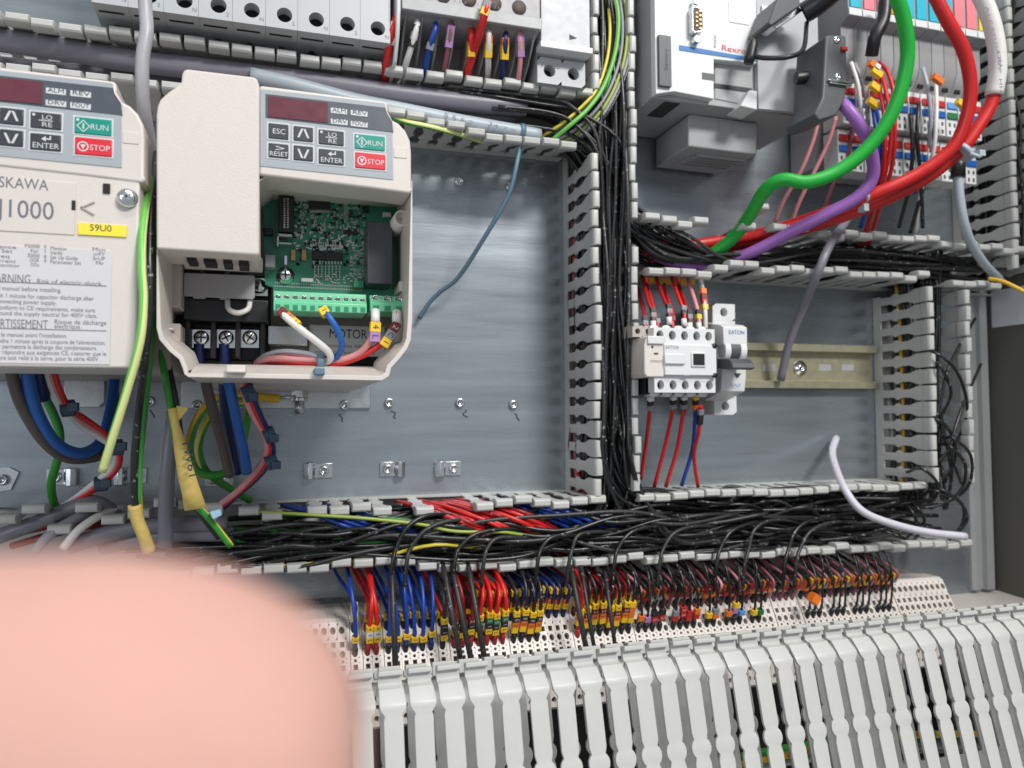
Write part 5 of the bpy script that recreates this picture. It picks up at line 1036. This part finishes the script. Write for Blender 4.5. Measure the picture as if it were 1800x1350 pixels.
# loops at the right end
LP = [[(1600, 620, 40), (1640, 618, 62), (1680, 650, 66), (1700, 710, 60), (1690, 760, 50), (1660, 800, 44), (1610, 850, 40)], [(1610, 640, 44), (1650, 640, 64), (1672, 690, 60), (1650, 740, 50), (1630, 790, 44)], [(1690, 560, 50), (1670, 640, 60), (1655, 700, 62), (1640, 770, 56), (1648, 830, 48), (1620, 880, 44)], [(1640, 770, 62), (1675, 770, 66), (1706, 800, 66), (1704, 850, 62), (1670, 880, 52), (1610, 885, 44)], [(1635, 780, 58), (1670, 785, 64), (1696, 815, 64), (1690, 860, 58), (1650, 888, 50), (1590, 895, 40)], [(1600, 745, 40), (1640, 735, 58), (1668, 755, 62), (1680, 800, 56), (1660, 850, 48)], [(1610, 855, 46), (1650, 858, 64), (1690, 885, 68), (1692, 920, 66), (1668, 950, 60)], [(1600, 870, 46), (1640, 862, 62), (1684, 880, 64), (1700, 912, 60), (1680, 940, 56)], [(1580, 885, 40), (1610, 890, 56), (1625, 915, 58), (1610, 945, 54), (1580, 958, 50)], [(1560, 885, 40), (1600, 895, 54), (1612, 925, 56), (1590, 950, 50)], [(1700, 640, 50), (1690, 720, 58), (1672, 790, 62), (1690, 850, 60)], [(1570, 830, 50), (1620, 824, 66), (1648, 850, 66), (1640, 880, 58), (1600, 900, 46)]]
for i, p in enumerate(LP): p[0] = (p[0][0] + 24, p[0][1], p[0][2] - 8); cable('black_wire', f'black wire loop hanging out of the right duct, {nth(i)} of the tangle', p, 1.15, 'w_black', 'wire', 'black wire loops at the right duct', n=8)
# arcs from the black bundle down to the terminals
ARC = [(690, 730, 905), (715, 770, 915), (800, 860, 930), (850, 885, 945), (945, 985, 940), (1000, 1020, 935), (1080, 1125, 925), (1160, 1200, 925), (1260, 1300, 920), (1310, 1330, 915), (1380, 1410, 912), (1400, 1440, 918)]
for i, (xa, xb, yt) in enumerate(ARC):
    cable('black_wire', f'black wire arching from the lower duct to the terminals, {nth(i)} from the left', [(xa - 4, 1030, 66), (xa, 990, 68), (xa + 6, 965, 66), ((xa + xb) / 2 + 6, (yt + 948) / 2, 64), (xb + 25, yt, 60), (xb + 75, yt + 3, 52), (xb + 140, yt + 22, 40)], 1.3, 'w_black_matt' if i % 2 else 'w_black', 'wire', 'black wires arching to the terminals', n=8)
cable('earth_wire', 'green yellow wire lying inside the large front duct at the lower right', [(1300, 1345, 150), (1400, 1325, 150), (1480, 1305, 150), (1560, 1294, 150), (1660, 1290, 148), (1810, 1288, 146)], 2.0, 'w_stripe_green', stripe='w_yellow', **GY)
for i, (y0, m) in enumerate(((1320, 'w_grey'), (1338, 'w_black'), (1300, 'w_green'))): cable('wire', ['grey wire low in the large front duct', 'black wire low in the large front duct', 'green wire low in the large front duct'][i], [(1250, y0 + 40, 140), (1400, y0 + 12, 140), (1560, y0 - 6, 140), (1810, y0 - 10, 136)], 1.9, m, 'wire')
# ================================================================== terminal blocks
TZ0, TH0, TZ1, TH1 = -121.5, 49.0, -151.5, 66.0
FV = Vector((0, TH1 - TH0, TZ0 - TZ1)); FL = FV.length; FV = FV / FL; FN = Vector((0, -FV.z, FV.y))
FO = Vector((0, -TH1, TZ1))
BW = 4.95
def block_mesh():
    b = MB()
    def cell(v0, v1, rx, ry, sq=False, cv=None, dep=3.5, dm=1): b.hole(FO + FV * v0, (1, 0, 0), FV, BW, v1 - v0, BW / 2, (v1 - v0) / 2 if cv is None else cv - v0, rx, ry, dep, FN, 14, sq, 0, dm)
    def plain(v0, v1): b.face([b.v(FO + FV * v0), b.v(FO + Vector((BW, 0, 0)) + FV * v0), b.v(FO + Vector((BW, 0, 0)) + FV * v1), b.v(FO + FV * v1)])
    plain(0, 5.4); cell(5.4, 10, 1.3, 1.5, True); cell(10, 12.8, .95, .95); cell(12.8, 18.2, 1.65, 2.1); cell(18.2, 24, 1.35, 1.6, True); cell(24, FL - .8, 1.7, 2.2, cv=29.4); plain(FL - .8, FL)
    lo = [(TH1, TZ1), (TH1 + .5, TZ1 - 1.5), (TH1 - 2, TZ1 - 4), (TH1 - 5, TZ1 - 29), (TH1 - 12, TZ1 - 33), (TH1 - 16, TZ1 - 33), (6, TZ1 - 30)]
    for (h0, z0), (h1, z1) in zip(lo[:-1], lo[1:]):
        if abs(z1 - z0) > 20:
            w1 = Vector((0, -h1, z1)); vv = Vector((0, -h0 + h1, z0 - z1)); L = vv.length; vv /= L; nn = Vector((0, -vv.z, vv.y))
            for v0, v1, rx, ry, sq in ((0, 9, 1.6, 2.2, False), (9, 14, 1.35, 1.6, True), (14, 20, 1.6, 2.1, False)): b.hole(w1 + vv * v0, (1, 0, 0), vv, BW, v1 - v0, BW / 2, (v1 - v0) / 2, rx, ry, 3.5, nn, 12, sq, 0, 1)
            b.face([b.v(w1 + vv * 20), b.v(w1 + vv * 20 + Vector((BW, 0, 0))), b.v(w1 + vv * L + Vector((BW, 0, 0))), b.v(w1 + vv * L)])
        else: b.face([b.v((0, -h0, z0)), b.v((BW, -h0, z0)), b.v((BW, -h1, z1)), b.v((0, -h1, z1))])
    up = [(TH0, TZ0), (TH0 - 3, TZ0 + 1.5), (8, TZ0 + 1.5)]
    for (h0, z0), (h1, z1) in zip(up[:-1], up[1:]): b.face([b.v((0, -h0, z0)), b.v((BW, -h0, z0)), b.v((BW, -h1, z1)), b.v((0, -h1, z1))])
    prof = [(TH1, TZ1), (TH0, TZ0)] + up[1:] + list(reversed(lo))[:-1]
    for x in (0, BW): b.face([b.v((x, -h, z)) for h, z in prof])
    return b
TB = block_mesh().build('terminal_block', [M['white_warm'], M['hole_brown']])
b = MB(); b.box(.3, BW - .2, TH1 - .4, TH1 + 1.1, TZ1 + .6, TZ1 + 4.4); TBM = b.build('marker_tab', M['white_plastic'], TB, bevel=.3)
GROUPS = [8, 1, 2, 6, 1, 7, 8, 8, 21, 4, 16, 10]; GAP = 2.1
total = sum(GROUPS) * 5.08 + (len(GROUPS) - 1) * GAP
xcur = 492 - total; COLS = []; BL = []
first = True; cnt = 0
for gi, n in enumerate(GROUPS):
    for k in range(n):
        loc = Vector((xcur, 0, -(xcur - 83) * 5 / 409)) * MM
        lab = 'empty pale terminal block, ' + nth(k) + ' of the ten at the right end of the row' if gi == 11 else f'pale multi hole terminal block, {nth(cnt)} from the left end of the row'
        if first: o = TB; o.location = loc; first = False
        else: o = copy_tree(TB, loc)
        tag(o, lab, 'terminal block', 'terminal blocks in the long row'); COLS.append((gi, k, loc / MM)); OFF[o.name] = loc / MM; BL.append(o); xcur += 5.08; cnt += 1
    if gi < len(GROUPS) - 1:
        b = MB(); zo = -(xcur - 83) * 5 / 409
        b.loft([[(xx, -h, z + zo) for h, z in ((TH1 - 1.2, TZ1), (TH0 - 1.2, TZ0), (TH0 - 4, TZ0 + 1), (8, TZ0 + 1), (8, TZ1 - 28), (TH1 - 14, TZ1 - 32), (TH1 - 7, TZ1 - 28), (TH1 - 3, TZ1 - 4))] for xx in (xcur - .05, xcur + GAP - .2)])
        tag(b.build('end_plate', M['white_warm']), f'thin pale end plate between terminal block clusters, {nth(gi)} from the left', 'end plate', 'end plates between the terminal blocks')
    xcur += GAP
for i, q in ((17, '12'),):
    gi, k, L = COLS[i]; txt_mm(q, L.x + .6, L.z + TZ1 + 1.6, 0, 1.8, TH1 + 1.25, M['print_grey'], BL[i])
t = thing('carrier_rail', 'zinc rail carrying the terminal blocks', 'rail', (250, -20, -135))
b = MB(); b.loft([[(x, -h, z - (x - 83) * 5 / 409) for h, z in ((0.3, -118), (8, -124), (8, -160), (0.3, -160))] for x in (-60, 494)]); b.build('rail', M['zinc'], t)
# wires with printed markers plugged into the blocks
cntr = {}
gi_ = 0
def term_wire(L, upper, cn, wm, marks, r=1.3, collar='chip', short=None, top=None):
    r *= .84
    v = 29.4 if upper else 15.5
    E = FO + FV * v + Vector((L.x + BW / 2, 0, L.z)) 
    d = Vector((U(-.04, .04), .42 if upper else .36, -.92)).normalized()
    n = len(marks); s = 4.3
    A = E - d * (4.6 + (U(0, 2.5) if upper else U(0, 3.5)))
    Bp = A - d * (n * s * .9 + 2)
    tx = L.x + BW / 2 + U(-5, 3)
    zt = -96.5 + L.z * .8
    C = Vector((Bp.x + (tx - Bp.x) * .4, Bp.y - U(0, 2), (Bp.z * .5 + zt * .5)))
    if upper and gi_ > 6: A = A - d * 1.5 + Vector((0, -2, 0)); Bp = A - d * (n * s * .9 + 2)
    if upper: tx = L.x + BW / 2 + U(-9, -1); pts = [Vector((tx - 3, -12, zt + 3)), Vector((tx, -U(30, 40), zt - 3)), Bp, A, E + d * 1.5]
    else: pts = [Vector((tx, -U(24, 34), zt + 6)), Vector((tx, -U(52, 60), zt - 1)), C, Bp, A, E + d * 1.5]
    mk_ = next((m[0] if isinstance(m, tuple) else m for m in marks if (m[0] if isinstance(m, tuple) else m) not in ('m_yellow', 'm_white')), marks[0] if marks else 'm_yellow')
    mk_ = (mk_[0] if isinstance(mk_, tuple) else mk_)[2:]
    key = (cn, mk_ if marks else '', upper); cntr[key] = cntr.get(key, -1) + 1
    lab = f'{cn} wire ' + (f'with {mk_} markers' if marks else 'without markers') + f', {"upper" if upper else "lower"} terminal row, {nth(cntr[key])} such from the left'
    b = MB(); b.tube(pts, r, 8, 0, None, 0, None, 5); o = b.build('terminal_wire', M[wm]); tag(o, lab, 'wire', 'wires plugged into the terminal blocks')
    b = MB(); b.lathe(E - d * 4.8, d, ((.01, 0), (1.3, .2), (1.75, 1.6), (1.7, 4.4), (1.2, 5.6), (.01, 5.7)), 12); b.build('ferrule', M[collar], o)
    if marks: marker(o, A - d * (n * s * .9 + .2), d + Vector((U(-.06, .06), 0, 0)), s, marks)
Y = 'm_yellow'
for gi, k, L in COLS:
    gi_ = gi
    if gi == 0: 
        continue
    elif gi == 1: term_wire(L, True, 'blue', 'w_blue', [(Y, '-'), ('m_white', '8'), (Y, 'L')], 1.5); term_wire(L, False, 'blue', 'w_blue', [(Y, '1')], 1.5)
    elif gi == 2: term_wire(L, True, 'red', 'w_red', [Y, 'm_white', Y], 1.7, 'w_dark_red'); term_wire(L, False, 'red', 'w_red', [(Y, '+'), ('m_white', '9'), (Y, 'L')], 1.7, 'w_dark_red')
    elif gi == 3: term_wire(L, True, 'blue', 'w_blue', [Y], 1.5, 'chip'); term_wire(L, False, 'blue', 'w_blue', [(Y, '1')], 1.5, 'w_navy' if k % 2 else 'chip')
    elif gi == 4: term_wire(L, True, 'red', 'w_red', [Y], 1.5); term_wire(L, False, 'black', 'w_black_matt', [(Y, '+'), ('m_black', '1'), ('m_black', '1'), (Y, 'L')], 1.6)
    elif gi == 5:
        if k < 3: term_wire(L, True, 'dark red', 'w_dark_red', ['m_brown', 'm_black', Y], 1.4); term_wire(L, False, 'dark red', 'w_dark_red', [('m_brown', '2'), ('m_black', '1'), (Y, 'L')], 1.4, 'w_dark_red')
        else: term_wire(L, True, 'red', 'w_red', [(Y, '+'), ('m_green', '5'), 'm_black', Y], 1.6, 'w_dark_red'); term_wire(L, False, 'red', 'w_red', [(Y, '+'), ('m_green', '5'), ('m_black', '1'), (Y, 'L')], 1.6, 'w_dark_red')
    elif gi == 6:
        term_wire(L, True, 'navy', 'w_navy', [(Y, '-'), ('m_black', '0'), ('m_orange', '2'), (Y, '1')], 1.4, 'w_navy')
        if k < 4: term_wire(L, False, 'black', 'w_black', [(Y, '1'), ('m_black', '0'), ('m_orange', '2'), Y], 1.4)
    elif gi == 7:
        term_wire(L, True, 'dark red', 'w_dark_red', ['m_brown', 'm_orange', Y], 1.3)
        if k: term_wire(L, False, 'black', 'w_black', [(Y, '+'), ('m_brown', '2'), ('m_orange', '2'), Y] if k != 7 else [Y, 'm_orange', 'm_orange', Y], 1.2)
        else: term_wire(L, False, 'red', 'w_red', [(Y, '+'), 'm_orange', Y], 1.4, 'm_red')
    elif gi == 8:
        c = [['m_black', 'm_brown'], ['m_red', 'm_orange'], ['m_orange', 'm_grey'], ['m_orange', 'm_red'], ['m_green', 'm_yellow']][(k * 3 + k // 3) % (4 if k < 11 else 5)]
        term_wire(L, True, *((('black', 'w_black') if k % 5 in (1, 3, 4) else ('rose', 'w_rose' if k % 3 else 'w_pink'))), c, 1.25, 'w_rose' if k % 2 else 'chip')
        c = [['m_orange'], ['m_violet'], ['m_black', ('m_red', '2')], ['m_black', ('m_red', '2')], ['m_grey', ('m_red', '2')], ['m_grey', 'm_red'], [('m_red', '2'), ('m_red', '2')], ['m_red', 'm_red'], ['m_orange', 'm_red'], [], ['m_yellow'], ['m_grey', 'm_orange'], [], ['m_orange'], ['m_yellow', 'm_violet'], ['m_blue'], ['m_orange', 'm_grey'], ['m_yellow'], ['m_green'], [], []][k]
        if k not in (4, 9, 12, 16, 19, 20): term_wire(L, False, 'black', 'w_black', c, 1.0)
    elif gi == 9: term_wire(L, True, *(('rose', 'w_rose') if k % 2 else ('black', 'w_black')), ['m_orange', 'm_red'] if k % 2 else ['m_black'], 1.3, 'w_rose')
    elif gi == 10:
        term_wire(L, True, *(('rose', 'w_rose') if k % 2 else ('black', 'w_black')), [['m_orange', 'm_orange'], ['m_yellow', 'm_orange'], ['m_orange', 'm_yellow'], ['m_yellow', 'm_grey']][k % 4], 1.3, 'w_rose' if k % 2 else 'chip')
        if k % 4 != 3: term_wire(L, False, 'black', 'w_black', [], .9)
t = thing('wire_marker', 'loose bright orange marker turned askew in front of the rose wires', 'wire marker', P(1436, 1055, 72)); marker(t, P(1426, 1048, 72), Vector((.8, 0, -.6)), 7.0, ['m_orange'])
# yellow markers peeking out at the lip of the front duct, with the black wires that reach them
for i, (px, py) in enumerate(((829, 1168), (1040, 1147), (1083, 1142), (918, 1178), (962, 1172), (1008, 1168))):
    t = thing('wire_marker', f'yellow marker at the lip of the front duct, {nth(i)} of six', 'wire marker', P(px, py, 76), 'yellow markers along the front duct lip'); marker(t, P(px, py - 4, 77), Vector((.1, .2, -1)), 4.6, [(Y, '+')])
for i, (xa, ya, xb, yb) in enumerate(((688, 1000, 696, 1190), (780, 1000, 808, 1150), (795, 1000, 828, 1160), (824, 1000, 852, 1160), (1004, 1000, 1032, 1150), (1022, 1000, 1046, 1150), (1064, 1010, 1082, 1142))):
    cable('black_wire', f'long black wire in front of the terminals, {nth(i)} from the left', [(xa - 6, ya - 20, 40), (xa, ya, 62), (xa + (xb - xa) * .3, ya + (yb - ya) * .3, 76), (xa + (xb - xa) * .7, ya + (yb - ya) * .7, 82), (xb, yb, 80), (xb + 2, yb + 30, 66)], 1.75 if i < 5 else 1.3, 'w_black_matt', 'wire', 'long black wires in front of the terminals', n=8)
# ================================================================== the photographer's fingertip, very near the lens
def CAM(x, y, z): return M4 @ Vector((x, y, -z)) / MM        # metres in front of the lens
b = MB(); K = .9; dz = .047 * K; rings = []
tipx, yc, Rr = -.0094 * K, -.0236 * K, .0131 * K
n = 40; prof = []
for i in range(15):
    a = math.pi / 2 * i / 14; prof.append((tipx - .017 * K * (1 - math.sin(a)), Rr * (math.cos(a)) ** .74 if i < 14 else .0002))
prof = [(x * K, r * K) for x, r in ((-.085, .0126), (-.070, .0122), (-.056, .0130), (-.048, .0132), (-.040, .0126), (-.033, .0129))] + prof
for x, r in prof:
    droop = -.09 * (x - tipx) * 0 + (-.002 if x > -.02 else 0) * 0
    rings.append([CAM(x, yc + droop + r * math.cos(2 * math.pi * k / n) * (1.02 if math.cos(2 * math.pi * k / n) < 0 else 1), dz + r * .86 * math.sin(2 * math.pi * k / n)) for k in range(n)])
b.loft(rings, smooth=True); fg = b.build('finger', M['skin']); tag(fg, 'blurred pink fingertip held in front of the lens at the lower left', 'finger')
b = MB(); rings = []
for i in range(9):
    x = tipx - .001 - .0112 * i / 8; hw = .0056 * math.sin(min(1, (i + .6) / 3) * math.pi / 2); rr = []
    for k in range(9):
        a = -1 + 2 * k / 8; zz = dz + .0101 * math.cos(a * .55) * (1 - .25 * max(0, 1 - i / 3)); rr.append(CAM(x, yc + a * hw, zz))
    rings.append(rr)
b.loft(rings, cap=False, closed=False, smooth=True); b.build('nail', M['m_white'], fg)
